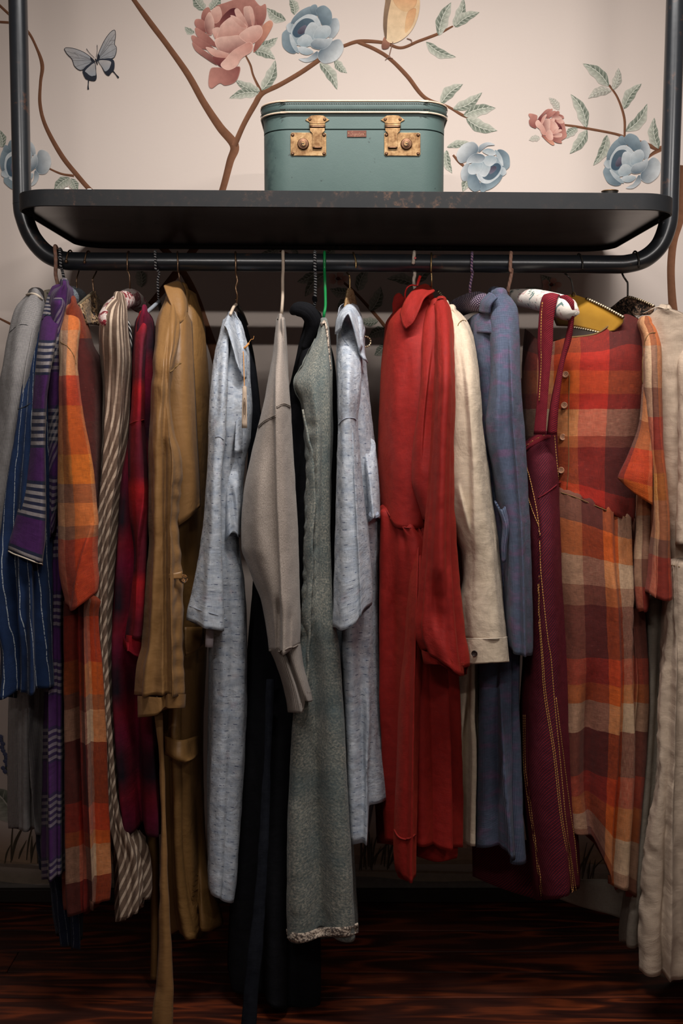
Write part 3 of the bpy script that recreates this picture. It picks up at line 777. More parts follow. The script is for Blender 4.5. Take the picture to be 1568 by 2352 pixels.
def stroke(pts, c0, c1=None, sub=8):
    """brush stroke through (x, y, width)"""
    P = catmull(np.array(pts, float), (len(pts) - 1) * sub + 1); T = np.gradient(P[:, :2], axis=0)
    T /= np.maximum(np.linalg.norm(T, axis=1, keepdims=True), 1e-6); N = np.stack([-T[:, 1], T[:, 0]], 1)
    w = np.maximum(P[:, 2:3], .4) / 2
    k = len(P); c1 = c0 if c1 is None else c1
    V = np.concatenate([P[:, :2] + N * w, P[:, :2] + N * w * .2, P[:, :2] - N * w])
    C = np.concatenate([np.tile([*c0, 1.], (k, 1)), np.tile([*((np.array(c0) + np.array(c1)) / 2), 1.], (k, 1)), np.tile([*c1, 1.], (k, 1))])
    F_ = [(r * k + i, r * k + i + 1, (r + 1) * k + i + 1, (r + 1) * k + i) for r in range(2) for i in range(k - 1)]
    return V, F_, C
LD, LM, LL = (.115, .135, .105), (.26, .285, .23), (.50, .49, .42)
def leaf(x0, y0, x1, y1, w, bend=.12, side=1, pale=0.0):
    """leaf from its base to its tip, one half dark, one light, with midrib and side veins"""
    a, b = np.array([x0, y0], float), np.array([x1, y1], float); L = np.linalg.norm(b - a); d = (b - a) / L; nrm = np.array([-d[1], d[0]])
    s = np.linspace(0, 1, 15); mid = a + np.outer(s, b - a) + np.outer(np.sin(s * math.pi) * L * bend, nrm)
    wd = (np.sin(np.pi * s ** .8) ** .85) * w / 2
    wv = 1 + .1 * np.sin(s * 17 + x0)
    out = []
    for sg, dark in ((side, True), (-side, False)):
        e = mid + nrm * (sg * wd * wv * (.8 if dark else 1.1))[:, None]; h = mid + nrm * (sg * wd * .5)[:, None]
        V = np.concatenate([mid, h, e]); k = len(s)
        cA, cB = (LD, LM) if dark else (LM, LL)
        mixp = lambda c: np.array(c) * (1 - pale) + np.array(WALLC) * pale
        st = (.85 + .3 * (np.arange(k) % 2))[:, None]
        C = np.concatenate([np.hstack([mixp(cA) * st, np.ones((k, 1))]), np.hstack([mixp((np.array(cA) + np.array(cB)) / 2) * st[::-1], np.ones((k, 1))]),
                            np.hstack([np.tile(mixp(cB), (k, 1)), np.full((k, 1), .85 - .5 * pale)])])
        F_ = [(r * k + i, r * k + i + 1, (r + 1) * k + i + 1, (r + 1) * k + i) for r in range(2) for i in range(k - 1)]
        out.append((V, F_, C))
    vein = (.55, .54, .47) if L > 25 else LM
    out.append(stroke([(*m, max(.8, w * .05)) for m in mid[1:-1:2]], vein))
    for i in range(2, 12, 2):
        for sg in (side, -side):
            e = mid[min(i + 2, 14)] + nrm * sg * wd[min(i + 2, 14)] * .85
            out.append(stroke([(*mid[i], .9), (*((mid[i] + e) / 2 + d * 1.0), .8), (*e, .4)], vein if sg == side else (.22, .24, .19), sub=3))
    return out
BR0, BR1 = (.095, .040, .020), (.20, .090, .050)
branches = [
 [(296, -16, 9), (345, 52, 13), (385, 105, 13), (432, 172, 15), (468, 236, 16), (505, 292, 19), (538, 334, 21), (528, 372, 17), (508, 445, 15), (478, 520, 16), (440, 580, 18), (395, 640, 18), (345, 700, 14)],
 [(538, 335, 13), (560, 285, 12), (585, 240, 13), (602, 214, 13), (640, 196, 11), (690, 167, 11), (738, 134, 11)],
 [(600, 212, 7), (582, 175, 5), (575, 150, 5), (563, 126, 4)],
 [(788, 106, 8), (825, 95, 9), (880, 98, 8), (920, 110, 7), (960, 95, 7), (1005, 78, 7), (1040, 60, 4)],
 [(822, 97, 8), (860, 113, 9), (895, 135, 9), (935, 175, 10), (975, 224, 9), (1028, 245, 6), (1065, 266, 7), (1100, 276, 3)],
 [(1040, 356, 5), (1056, 374, 7), (1078, 392, 4)],
 [(1296, 287, 5), (1330, 292, 6), (1410, 307, 6), (1440, 318, 8), (1480, 330, 9), (1512, 341, 11), (1545, 330, 9)],
 [(1434, 312, 5), (1433, 270, 6), (1418, 225, 5), (1398, 195, 5)], [(1518, 343, 9), (1500, 352, 8), (1488, 362, 4)],
 [(-14, 0, 6), (20, 32, 6), (62, 70, 6), (84, 110, 6), (97, 150, 9), (93, 190, 7), (92, 240, 8), (105, 290, 9), (140, 355, 11), (175, 400, 11), (213, 442, 11), (262, 480, 12)],
 [(-10, 50, 6), (22, 52, 6), (60, 56, 4)], [(106, 384, 4), (140, 399, 5), (170, 404, 6)],
 [(1572, 380, 24), (1562, 490, 22), (1547, 550, 18), (1541, 600, 18), (1541, 650, 18), (1546, 715, 20), (1560, 800, 22), (1572, 900, 24)],
 [(-8, 728, 4), (10, 737, 5), (40, 752, 6)],
 [(365, 560, 16), (410, 610, 15), (445, 672, 17), (470, 745, 20), (500, 840, 22), (520, 980, 22)],
 [(778, 640, 5), (808, 665, 6), (835, 693, 7), (880, 745, 8), (910, 790, 8)], [(600, 558, 6), (640, 575, 5), (680, 590, 4)],
]
for b in branches:
    print_mesh('painted_branch', [stroke(b, BR0, BR1)])
leaves = [(470, 24, 443, -12, 26), (482, 22, 506, -12, 24), (446, 76, 424, 62, 16), (592, 106, 638, 86, 22), (582, 116, 632, 136, 26),
 (601, 208, 632, 138, 28), (597, 210, 540, 184, 24), (594, 214, 526, 226, 24), (656, 47, 612, 18, 26), (676, 34, 664, -6, 22),
 (734, 145, 774, 206, 26), (768, 136, 797, 168, 20), (1007, 82, 1036, 5, 30), (1042, 60, 1064, -4, 24), (1044, 62, 1101, 28, 26), (978, 96, 1047, 131, 24),
 (1012, 238, 1063, 193, 28), (1040, 251, 1107, 212, 26), (1064, 265, 1138, 248, 30), (1070, 272, 1142, 300, 30), (1026, 338, 1091, 334, 18), (1025, 345, 1038, 398, 22),
 (1071, 392, 1062, 440, 26), (1398, 198, 1338, 146, 30), (1404, 208, 1350, 226, 24, .1, -1, .35), (1408, 206, 1420, 156, 22, .1, 1, .3), (1432, 250, 1473, 192, 26),
 (1436, 302, 1486, 238, 28), (1512, 342, 1502, 270, 26), (1347, 293, 1310, 216, 28), (1348, 298, 1308, 353, 26), (1326, 294, 1296, 318, 20), (1394, 310, 1362, 380, 24),
 (1284, 252, 1260, 224, 18, .1, 1, .45), (1240, 316, 1214, 322, 16, .1, 1, .5), (160, 408, 124, 440, 28), (163, 410, 176, 442, 22), (6, 338, -6, 296, 24),
 (648, 564, 596, 584, 20), (674, 558, 686, 590, 16), (728, 622, 682, 648, 26), (748, 628, 700, 682, 30), (822, 668, 844, 616, 28), (850, 715, 874, 658, 30),
 (802, 670, 757, 664, 26), (954, 656, 888, 640, 26), (958, 650, 1002, 606, 30), (800, 686, 776, 715, 22), (868, 738, 824, 736, 22), (888, 758, 846, 774, 28),
 (884, 790, 860, 816, 26), (958, 562, 898, 574, 28), (950, 562, 1010, 574, 28), (1268, 662, 1242, 632, 24), (1250, 668, 1206, 660, 16), (325, 660, 316, 612, 26), (768, 566, 742, 590, 20)]
for i, l in enumerate(leaves):
    x0, y0, x1, y1, w = l[:5]; bend = l[5] if len(l) > 5 else (.10 if i % 2 else -.08); side = l[6] if len(l) > 6 else (1 if i % 3 else -1); pale = l[7] if len(l) > 7 else 0
    print_mesh('painted_leaf', leaf(x0, y0, x1, y1, w, bend, side, pale))

PD, PM, PL, PO = (.20, .062, .055), (.44, .205, .165), (.66, .42, .35), (.58, .28, .19)
pink = [
 ([(640, 420), (700, 250), (780, 180), (812, 218), (760, 325), (690, 420), (640, 470)], PD, PO, (1, -.7), .9),
 ([(250, 130), (300, 55), (380, 25), (480, -10), (600, -40), (690, 50), (740, 60), (720, 220), (600, 280), (320, 280)], PD, PM, (0, -1), 0),
 ([(165, 150), (185, 90), (232, 66), (252, 130), (215, 200), (175, 190)], PD, PM, (0, -1), 0), ([(250, 110), (275, 75), (330, 60), (350, 150), (300, 210), (250, 180)], PM, PL, (0, -1), 0),
 ([(105, 215), (120, 172), (190, 188), (212, 285), (150, 275)], PD, PM, (-.3, -1), 0), ([(195, 190), (240, 108), (282, 200), (262, 310), (212, 300)], PD, PL, (.8, -.4), 0),
 ([(110, 250), (160, 270), (235, 325), (310, 420), (200, 385), (125, 320)], PD, PM, (-.6, -.6), 0),
 ([(330, 200), (370, 130), (440, 75), (500, 90), (560, 200), (480, 260), (370, 250)], (.075, .014, .02), PD, (-.6, 1), 0),
 ([(545, 75), (575, 55), (612, 70), (642, 140), (640, 225), (592, 255), (555, 160)], PD, PL, (.2, -1), 0), ([(650, 70), (700, 55), (745, 40), (748, 150), (705, 232), (660, 215)], PD, PM, (.3, -1), 0),
 ([(590, 60), (625, 75), (640, 150), (628, 240), (610, 180)], PM, PL, (-.2, -1), 0), ([(465, 90), (500, 80), (560, 170), (585, 245), (520, 200), (480, 150)], PM, PL, (-.4, -1), 0),
 ([(265, 265), (330, 250), (320, 330), (290, 350)], PM, PL, (0, -1), 0),
 ([(75, 335), (100, 320), (180, 365), (295, 450), (220, 450), (115, 410)], PD, PM, (-.4, -1), 0), ([(85, 380), (150, 425), (275, 515), (305, 585), (190, 515), (110, 450)], (.11, .03, .03), PM, (-.3, -1), 0),
 ([(305, 355), (325, 270), (350, 215), (440, 150), (520, 190), (578, 245), (530, 330), (420, 330)], PM, PL, (-.3, -1), 0),
 ([(430, 150), (455, 140), (520, 180), (575, 245), (520, 240)], PM, PL, (0, -1), 0),
 ([(285, 370), (330, 335), (420, 325), (510, 320), (580, 370), (560, 440), (450, 480), (330, 460)], PD, PL, (-.3, -1), 0),
 ([(270, 510), (420, 520), (380, 600), (320, 590)], (.10, .02, .025), PD, (0, -1), 0), ([(205, 425), (300, 445), (425, 490), (400, 520), (275, 505)], PM, PL, (0, -1), 0),
 ([(505, 320), (560, 265), (620, 235), (695, 230), (718, 290), (685, 350), (620, 395), (555, 375)], PM, PL, (-.4, -1), 0),
 ([(245, 625), (300, 605), (420, 615), (512, 600), (500, 690), (460, 745), (380, 770), (330, 750), (258, 797), (228, 755)], PD, PM, (-1, .3), .5),
 ([(338, 585), (390, 520), (450, 455), (525, 410), (600, 375), (632, 410), (612, 470), (530, 525), (480, 600), (400, 632)], PM, PL, (-.5, .6), 0)]
BD, BM, BL = (.085, .12, .15), (.23, .285, .315), (.48, .50, .51)
blue = [
 ([(1210, 485), (1260, 425), (1330, 375), (1405, 350), (1445, 400), (1440, 470), (1380, 545), (1280, 575), (1225, 540)], BD, (.55, .56, .56), (.8, .6), .9),
 ([(1310, 190), (1390, 165), (1408, 260), (1350, 345), (1300, 310)], BD, BL, (1, .2), .6), ([(1040, 530), (1120, 520), (1210, 460), (1200, 530), (1110, 562)], BD, BL, (-.5, 1), .6),
 ([(890, 330), (905, 285), (965, 258), (1000, 370), (1020, 470), (960, 475), (900, 420)], BD, BM, (-1, -.4), .3), ([(930, 230), (985, 200), (1000, 280), (950, 290)], BM, BL, (-1, 0), .8),
 ([(975, 215), (1000, 150), (1080, 82), (1170, 60), (1200, 150), (1080, 180)], BD, BM, (-.4, -1), .2), ([(1140, 80), (1165, 45), (1205, 48), (1215, 130), (1160, 130)], BD, BM, (0, -1), 0),
 ([(1195, 85), (1265, 48), (1325, 90), (1342, 150), (1328, 225), (1262, 235), (1215, 150)], BD, BM, (.8, -.7), 0),
 ([(972, 300), (1000, 215), (1060, 160), (1130, 128), (1205, 150), (1245, 230), (1230, 320), (1150, 390), (1040, 410), (990, 370)], BM, BL, (.2, -1), 0),
 ([(985, 290), (1030, 210), (1100, 165), (1170, 180), (1180, 230), (1110, 290), (1060, 330), (1010, 335)], (.045, .075, .11), BD, (.5, -.6), 0),
 ([(1030, 290), (1050, 255), (1100, 225), (1115, 260), (1085, 300), (1050, 310)], (.05, .04, .06), (.14, .13, .17), (0, -1), 0),
 ([(1095, 300), (1130, 220), (1175, 200), (1220, 250), (1190, 340), (1140, 370)], BM, BL, (.1, -1), 0),
 ([(960, 310), (985, 330), (1020, 400), (1045, 475), (1010, 460), (970, 390)], BM, BL, (-.6, -1), 0), ([(1030, 360), (1090, 310), (1150, 330), (1165, 400), (1090, 425), (1045, 405)], BM, BL, (0, -1), 0),
 ([(1170, 335), (1205, 255), (1270, 228), (1322, 240), (1330, 295), (1290, 345), (1220, 355)], BM, BL, (0, -1), 0), ([(1145, 395), (1200, 348), (1280, 350), (1345, 345), (1320, 405), (1255, 445), (1175, 435)], BD, BL, (.3, -1), 0),
 ([(1038, 425), (1110, 425), (1175, 468), (1120, 495), (1055, 475)], BM, BL, (0, -1), 0)]
def motif(lst, src, dst, scale, rot, flip=1):
    a = math.radians(rot); R = np.array([[math.cos(a), -math.sin(a)], [math.sin(a), math.cos(a)]])
    out = []
    for pts, c0, c1, d, fade in lst:
        P = (np.array(pts, float) - src) * [flip, 1] @ R.T * scale + dst; dd = np.array(d, float) * [flip, 1] @ R.T
        out.append(blob(P, c0, c1, dd, fade=fade, n=44, rim=tuple(np.minimum(np.array(c1) * 1.15, .8))))
    return out
Z = 1 / 3.92
print_mesh('painted_peony', motif(pink, (430, 350), (420 + 430 * Z, 350 * Z), Z, 0), label='large pink peony painted at the top of the mural')
print_mesh('painted_peony', motif(blue, (1150, 300), (420 + 1150 * Z, 300 * Z), Z, 0), label='blue peony painted beside the pink one')
print_mesh('painted_peony', motif(blue, (1150, 300), (1114, 384), Z * .86, 178), label='pale blue peony painted right of the vanity case')
print_mesh('painted_peony', motif(blue, (1150, 300), (1440, 372), Z * .92, -22), label='blue peony painted beside the right pole')
print_mesh('painted_peony', motif(blue, (1150, 300), (46, 378), Z * .84, -48), label='blue peony painted behind the left pole')
print_mesh('painted_peony', motif(pink, (430, 350), (1260, 289), Z * .44, 98), label='small pink peony painted on the right branch')
for cx, cy in ((776, 640), (1266, 654)):
    sh = [blob([(cx + 16 * math.cos(a) + 8 * math.cos(a + e), cy + 10 * math.sin(a) + 7 * math.sin(a + e)) for e in (0, 1.2, 2.5, 3.8, 5)], PM, PL, (math.cos(a), math.sin(a))) for a in (0, 1.2, 2.5, 3.7, 5)]
    sh.append(blob([(cx - 5, cy), (cx, cy - 5), (cx + 5, cy), (cx, cy + 4)], (.06, .02, .02), PD))
    print_mesh('painted_blossom', sh)
# butterfly
K = 9.8
def bz(p): return [(130 + x / K, 50 + y / K) for x, y in p]
UW, UR = [(170, 610), (230, 582), (400, 605), (600, 680), (760, 790), (850, 885), (780, 915), (600, 1070), (500, 1080), (400, 990), (365, 890), (330, 820), (225, 710)], [(905, 870), (940, 720), (1060, 450), (1190, 260), (1300, 185), (1325, 300), (1305, 500), (1345, 580), (1330, 720), (1250, 825), (950, 840)]
ink = (.022, .024, .032); wing = (.40, .37, .36); wing2 = (.27, .285, .31)
sh = [blob(bz(UW), wing2, wing, (-1, -.4)), blob(bz(UR), wing2, wing, (.4, -1))]
for W_ in (UW, UR):
    P = bz(W_); P = P + [P[0]]; sh.append(stroke([(x, y, 1.3) for x, y in P], ink, sub=5))
for a, b in (((850, 885), (180, 650)), ((850, 885), (260, 770)), ((850, 885), (350, 870)), ((850, 885), (430, 1010)), ((850, 885), (560, 1060)), ((850, 885), (400, 690)), ((910, 860), (1315, 270)), ((910, 860), (1310, 400)), ((910, 860), (1330, 600)), ((910, 860), (1310, 760)), ((910, 860), (1180, 380)), ((500, 800), (380, 690)), ((520, 830), (330, 820)), ((1180, 440), (1310, 410)), ((1150, 540), (1300, 500))):
    (x0, y0), (x1, y1) = bz([a, b]); sh.append(stroke([(x0, y0, .7), ((x0 + x1) / 2 + .6, (y0 + y1) / 2 - .6, .7), (x1, y1, .6)], (.10, .09, .09), sub=4))
sh += [blob(bz([(760, 790), (840, 860), (870, 900), (800, 910), (765, 850)]), ink, ink), blob(bz([(930, 720), (970, 770), (965, 830), (905, 890), (910, 800)]), ink, ink),
       blob(bz([(582, 1110), (620, 1040), (720, 960), (840, 910), (880, 960), (890, 1120), (902, 1250), (870, 1325), (790, 1330), (720, 1310), (655, 1285), (605, 1200)]), ink, (.03, .035, .05)),
       blob(bz([(640, 1110), (720, 1020), (850, 930), (872, 1060), (880, 1195), (830, 1215), (780, 1222), (720, 1190), (680, 1150)]), wing2, wing),
       blob(bz([(925, 865), (1080, 830), (1210, 822), (1285, 870), (1305, 960), (1290, 1080), (1230, 1150), (1170, 1215), (1085, 1160), (1010, 1010)]), ink, (.03, .035, .05)),
       blob(bz([(945, 885), (1090, 865), (1220, 900), (1205, 1000), (1160, 1080), (1090, 1115), (1040, 1040)]), wing2, wing)]
for p in ([(720, 1290, 3.2), (712, 1400, 2), (708, 1470, 3), (712, 1520, 4)], [(1270, 1110, 3), (1330, 1180, 2), (1370, 1230, 3.4), (1395, 1260, 4)], [(870, 830, 2.5), (895, 890, 3.5), (918, 965, 2)], [(850, 810, .9), (740, 700, .9), (670, 605, 1.3)], [(890, 800, .9), (912, 650, .9), (910, 520, 1.3)]):
    sh.append(stroke([(130 + x / K, 50 + y / K, w) for x, y, w in p], ink))
print_mesh('painted_butterfly', sh, label='blue-grey swallowtail butterfly painted on the mural')
# bird
O1, O2, CRm = (.60, .25, .12), (.62, .40, .22), (.66, .50, .33)
sh = [blob([(885, 82), (897, 92), (892, 110), (878, 112), (877, 98)], (.16, .07, .05), (.36, .17, .11)), blob([(893, -34), (950, -36), (963, -5), (962, 28), (950, 62), (930, 86), (905, 99), (887, 92), (880, 60), (884, 10)], CRm, O2, (.4, -1)),
      blob([(900, -36), (950, -36), (957, 5), (940, 26), (918, 22), (902, 0)], O2, O1, (.2, -1), fade=.8), blob([(893, -30), (899, -10), (890, 40), (887, 90), (880, 62), (883, 15)], (.14, .09, .06), (.30, .19, .12)),
      blob([(935, 30), (955, 20), (948, 55), (930, 75)], O2, (.58, .30, .15), (.5, -1), fade=.7)]
for p in ([(902, 96, 2), (896, 118, 2), (893, 132, 2)], [(893, 132, 2), (902, 134, 1.2)], [(893, 130, 2), (884, 138, 1.2)], [(934, 88, 2), (944, 92, 2.4), (945, 100, 2)]): sh.append(stroke(p, (.20, .11, .08)))
print_mesh('painted_bird', sh, label='orange and cream bird painted on the branch')
# meadow at the foot of the mural
def band(y0, y1, c, a0, a1):
    x = np.linspace(-300, 1850, 40); w = 8 * np.sin(x * .006) + 4 * np.sin(x * .021)
    V = np.concatenate([np.stack([x, y0 + w], 1), np.stack([x, np.full(40, y1)], 1)]); k = 40
    C = np.concatenate([np.tile([*c, a0], (k, 1)), np.tile([*c, a1], (k, 1))])
    return V, [(i, i + 1, k + i + 1, k + i) for i in range(k - 1)], C
sh = [band(1890, 1985, (.44, .30, .19), 0, .8), band(1975, 2030, (.30, .25, .19), .2, .95), band(2024, 2050, (.17, .165, .15), .6, 1)]
sh += [stroke([(-30, 1985, 5), (60, 1990, 8), (130, 1996, 4)], (.2, .16, .13)), stroke([(820, 2000, 3), (1000, 2003, 5), (1120, 2006, 3)], (.2, .15, .1))]
rg = random.Random(2)
for cx, n_, y0 in ((62, 16, 1988), (880, 24, 2000), (1340, 10, 2030)):
    for i in range(n_):
        x = cx + rg.uniform(-55, 55); h = rg.uniform(50, 110); dx = rg.uniform(-10, 45)
        sh.append(stroke([(x, y0 - rg.uniform(0, 15), 2.5), (x + dx * .3, y0 - h * .55, rg.uniform(3, 6)), (x + dx, y0 - h, 1)], (.05, .042, .03), (.10, .075, .05)))
print_mesh('painted_meadow', sh)
print_mesh('painted_leaf', leaf(34, 1890, -28, 1806, 62, .1, 1))
sh = [stroke([(28, 1808, 3), (15, 1770, 3), (6, 1700, 2), (4, 1690, 1)], (.05, .06, .05))]
for i in range(12):
    x, y = 4 + i * .9 + rg.uniform(-7, 7), 1692 + i * 8
    sh.append(blob([(x - 5, y), (x, y - 5), (x + 6, y), (x + 1, y + 6)], (.06, .07, .14), (.12, .13, .22)))
print_mesh('painted_lavender', sh)

# ------------------------------------------------------------------ hanging rack
rack = thing('hanging_rack', 'black steel hanging rack with tray shelf above the clothes rail', 'clothes rack', (0, 0, 1.74))
RR = .0205
ppx = [(36, -330), (41, 0), (50, 420), (51, 470), (56, 500), (74, 545), (104, 580), (140, 597), (180, 600.5), (240, 601)]
qpx = [(1340, 607), (1400, 607.5), (1440, 606), (1480, 594), (1512, 566), (1530, 526), (1536, 488), (1538, 420), (1551, 0), (1562, -330)]
mid_px = [(x, 601 + 6 * (x - 240) / 1100) for x in (400, 600, 800, 1000, 1200)]
path = [at(x, y, 0) for x, y in ppx + mid_px + qpx]
path[0] = Vector((path[0].x, 0, 3.1)); path[-1] = Vector((path[-1].x, 0, 3.1))
wire('frame', path, RR, M_['steel'], rack, sides=20, sub=10)
railP = np.array([[x, y] for x, y in ppx[6:] + mid_px + qpx[:4]])
def rail(px):
    return at(px, float(np.interp(px, railP[:, 0], railP[:, 1])), 0)
YF = -.157; YBk = .459
zl, zr = at(200, 473.5, YF), at(1400, 481.5, YF)
xl, xr = at(47, 480, YF + .08).x, at(1541, 488, YF + .08).x
hx, cx_ = (xr - xl) / 2, (xr + xl) / 2
slope = (zr.z - zl.z) / (zr.x - zl.x); zb = zl.z + slope * (cx_ - zl.x); ztop = at(780, 437, YF).z
H_ = ztop - at(780, 476, YF).z
def tilt(a): a = np.array(a, float); a[:, 2] += slope * (a[:, 0] - cx_); return a
cy_, hy = (YF + YBk) / 2, (YBk - YF) / 2
def ring(inset, z, r=.085): return tilt(rrect(cx_, cy_, hx - inset, hy - inset, r - inset, z, 12))
loft('shelf_rim', [ring(.004, zb), ring(0, zb + .001), ring(0, zb + H_ - .001), ring(.001, zb + H_), ring(.003, zb + H_), ring(.004, zb + H_ - .001), ring(.004, zb + .0004)], M_['worn_steel'], rack, cap=False)
loft('shelf_panel', [ring(.0038, zb + .010), ring(.0038, zb + .0135)], M_['panel'], rack)
PANEL_Z = zb + .0135
for sx in (-1, 1):
    x = cx_ + sx * hx
    wire('bracket', [(x - sx * .002, -.0, zb + slope * (x - cx_) + .008), (x + sx * .028, 0, zb + slope * (x - cx_) + .004)], .009, M_['steel'], rack, sub=2)
    lathe('bolt', [(.0, .004), (.0045, .003), (.005, 0), (.005, -.004)], (x + sx * .004, -.012, zb + slope * (x - cx_) - .004), (0, -1, -.3), M_['steel'], rack, 10)
reparent_keep(rack)

# ------------------------------------------------------------------ vanity case on the shelf
YC = -.075
c0 = at(602.5, 437, YC); c1 = at(1024, 437, YC)
cw = (c1.x - c0.x) / 2; ccx = (c1.x + c0.x) / 2; cd = .135; ccy = YC + cd
zbase = PANEL_Z
case = thing('vanity_case', 'old teal vanity case with two brass locks standing on the rack shelf', 'suitcase', (ccx, ccy, zbase))
def cr(e, z, r=.062): return rrect(ccx, ccy, cw + e, cd + e, r + e, z, 10)
zs = at(813, 297.5, YC).z; zlip = at(813, 259.5, YC).z; ztp = at(813, 233.5, YC).z
loft('body', [cr(-.004, zbase), cr(-.0015, zbase + .002), cr(0, zbase + .006), cr(.0, zs - .0015), cr(-.002, zs - .0005)], M_['teal'], case)
lid = loft('lid', [cr(-.002, zs + .0006), cr(.0002, zs + .0016), cr(.0005, zlip - .0025), cr(.0035, zlip - .001), cr(.0045, zlip), cr(.0045, ztp), cr(.002, ztp + .002), cr(-.02, ztp + .004)], M_['teal'], case)
loft('dark_joint', [cr(-.002, zs - .0012), cr(-.002, zs + .0012)], M_['gap'], case, cap=False)
for z in (zlip, ztp):
    R_ = cr(.0052, z); wire('piping', [tuple(p) for p in R_], .0021, M_['piping'], lid, sides=6, sub=2, closed=True, label='cream leather piping')
zA, zB = zlip + (ztp - zlip) * .26, zlip + (ztp - zlip) * .76
loft('binding', [cr(.0046, zlip + .002), cr(.0056, zlip + .0035), cr(.0056, ztp - .0035), cr(.0046, ztp - .002)], M_['teal_dark'], lid, cap=False)
for z in (zA, zB):   # stitches, small and many: one joined row
    Rq = catmull(cr(.0062, z), 1600, True); Lq = np.concatenate([[0], np.cumsum(np.linalg.norm(np.diff(np.vstack([Rq, Rq[:1]]), axis=0), axis=1))])
    Rg = np.stack([np.interp(np.linspace(0, Lq[-1], 360, endpoint=False), Lq, np.append(Rq[:, k], Rq[0, k])) for k in range(3)], 1); V, Fc = [], []
    Tn = np.roll(Rg, -1, 0) - Rg
    for i in range(360):
        p = Rg[i]; tdir = Tn[i] / max(np.linalg.norm(Tn[i]), 1e-9); nn = np.array([tdir[1], -tdir[0], 0])
        b = len(V); h = .0012
        for dx, dz in ((-1, -.8), (1, -.2), (1, .8), (-1, .2)): V.append(p + tdir * dx * .0013 + np.array([0, 0, dz * h]) + nn * .0002)
        for dx, dz in ((-1, -.8), (1, -.2), (1, .8), (-1, .2)): V.append(p + tdir * dx * .0010 + np.array([0, 0, dz * h * .7]) + nn * .0009)
        Fc += [(b, b + 1, b + 5, b + 4), (b + 1, b + 2, b + 6, b + 5), (b + 2, b + 3, b + 7, b + 6), (b + 3, b, b + 4, b + 7), (b + 4, b + 5, b + 6, b + 7)]
    o = link('stitching', mesh('stitching', V, Fc), M_['stitch_dark'], lid, smooth=False); o['kind'] = 'stuff'
# locks
YL = YC - .0005
def poly_plate(name, outline, th, mat, parent, y0, smooth=False, label=None):
    """flat plate with real thickness facing the room; outline in photo pixels"""
    A = np.array([at(x, y, y0) for x, y in outline]); B = A + np.array([0, -th, 0]); c = A.mean(0)
    Cc = c + (B - c) * [.97, 1, .97] + [0, -.0003, 0]
    return loft(name, [A, B, Cc], mat, parent, smooth=smooth, label=label)
def latch(px0, px1, hx0, hx1, kx, mirror, lbl):
    root = poly_plate('lock_plate', [(px0 + 3, 305), (px1 - 3, 305.5), (px1, 308), (px1, 355), (px1 - 3, 358.5), (px0 + 3, 358), (px0, 355), (px0, 308)], .0018, M_['brass'], case, YL, label='brass lock plate')
    for x in (px0 + 5, px1 - 5):
        for y in (310, 353): lathe('rivet', [(.0, .0030), (.002, .0028), (.0035, .0012), (.0038, 0)], at(x, y, YL - .0018), (0, -1, 0), M_['dark_brass'], root, 12)
    lathe('keyhole_boss', [(0, .0075), (.004, .0075), (.0045, .0065), (.0072, .006), (.0078, .005), (.0108, .0045), (.0125, .002), (.0128, 0)], at(kx, 331, YL - .0018), (0, -1, 0), M_['dark_brass'], root, 24)
    lathe('key_barrel', [(0, .0012), (.0042, .0012), (.0046, 0)], at(kx + mirror, 330, YL - .0092), (0, -1, 0), M_['brass'], root, 16)
    c = at(kx + mirror, 330, YL - .0104); box('keyhole', (c.x - mirror * .002, c.y, c.z), (.0028, .0004, .0008), M_['gap'], root, 0)
    hxm = (hx0 + hx1) / 2; w = (hx1 - hx0) / 2
    top = poly_plate('hasp_mount', [(hxm - w, 276), (hxm - w + 8, 270), (hxm - w * .5, 266), (hxm, 264.3), (hxm + w * .5, 266), (hxm + w - 8, 270), (hxm + w, 276), (hxm + w - 3, 278), (hxm + w - 9, 281), (hxm + w - 10, 286), (hxm - w + 10, 286), (hxm - w + 9, 281), (hxm - w + 3, 278)], .0018, M_['brass'], lid, YL, label='fan shaped brass hasp mount')
    for s in (-1, 1): lathe('rivet', [(.0, .0028), (.002, .0026), (.0033, .0012), (.0036, 0)], at(hxm + s * w * .62, 274, YL - .0018), (0, -1, 0), M_['dark_brass'], top, 12)
    for k, (yy, rr_) in enumerate(((283.5, .0026), (287.5, .0030), (291.5, .0034))):
        a, b = at(hxm - 17, yy, YL - .003), at(hxm + 17, yy, YL - .003)
        wire('hinge_barrel', [a, (a + b) / 2, b], rr_, M_['dark_brass'] if k == 2 else M_['brass'], top, sides=10, sub=2)
    k = 1.0
    poly_plate('hasp', [(hxm - 17, 295), (hxm + 17, 295), (hxm + 17, 301), (hxm + 11, 307), (hxm + 10 + 2 * mirror * 0, 318), (hxm + 11, 338), (hxm + 9, 340), (hxm - 9, 340), (hxm - 11, 338), (hxm - 10, 318), (hxm - 11, 307), (hxm - 17, 301)], .0030, M_['brass'], lid, YL - .0022, label='brass locking tongue')
    a, b = at(hxm - 10, 339, YL - .005), at(hxm + 10, 339, YL - .005); wire('hasp_lip', [a, b], .0022, M_['dark_brass'], top, sides=8, sub=3)
latch(667, 749, 701, 756, 696, 1, '')
latch(882, 965, 874, 929, 933, -1, '')
pl = poly_plate('name_plate', [(797, 300), (841, 300), (841, 315), (797, 315)], .0014, M_['copper'], case, YL, label='small copper name plate with script lettering')
for x in (800.5, 837.5): lathe('pin', [(0, .0012), (.0011, .001), (.0014, 0)], at(x, 306.5, YL - .0014), (0, -1, 0), M_['brass'], pl, 8)
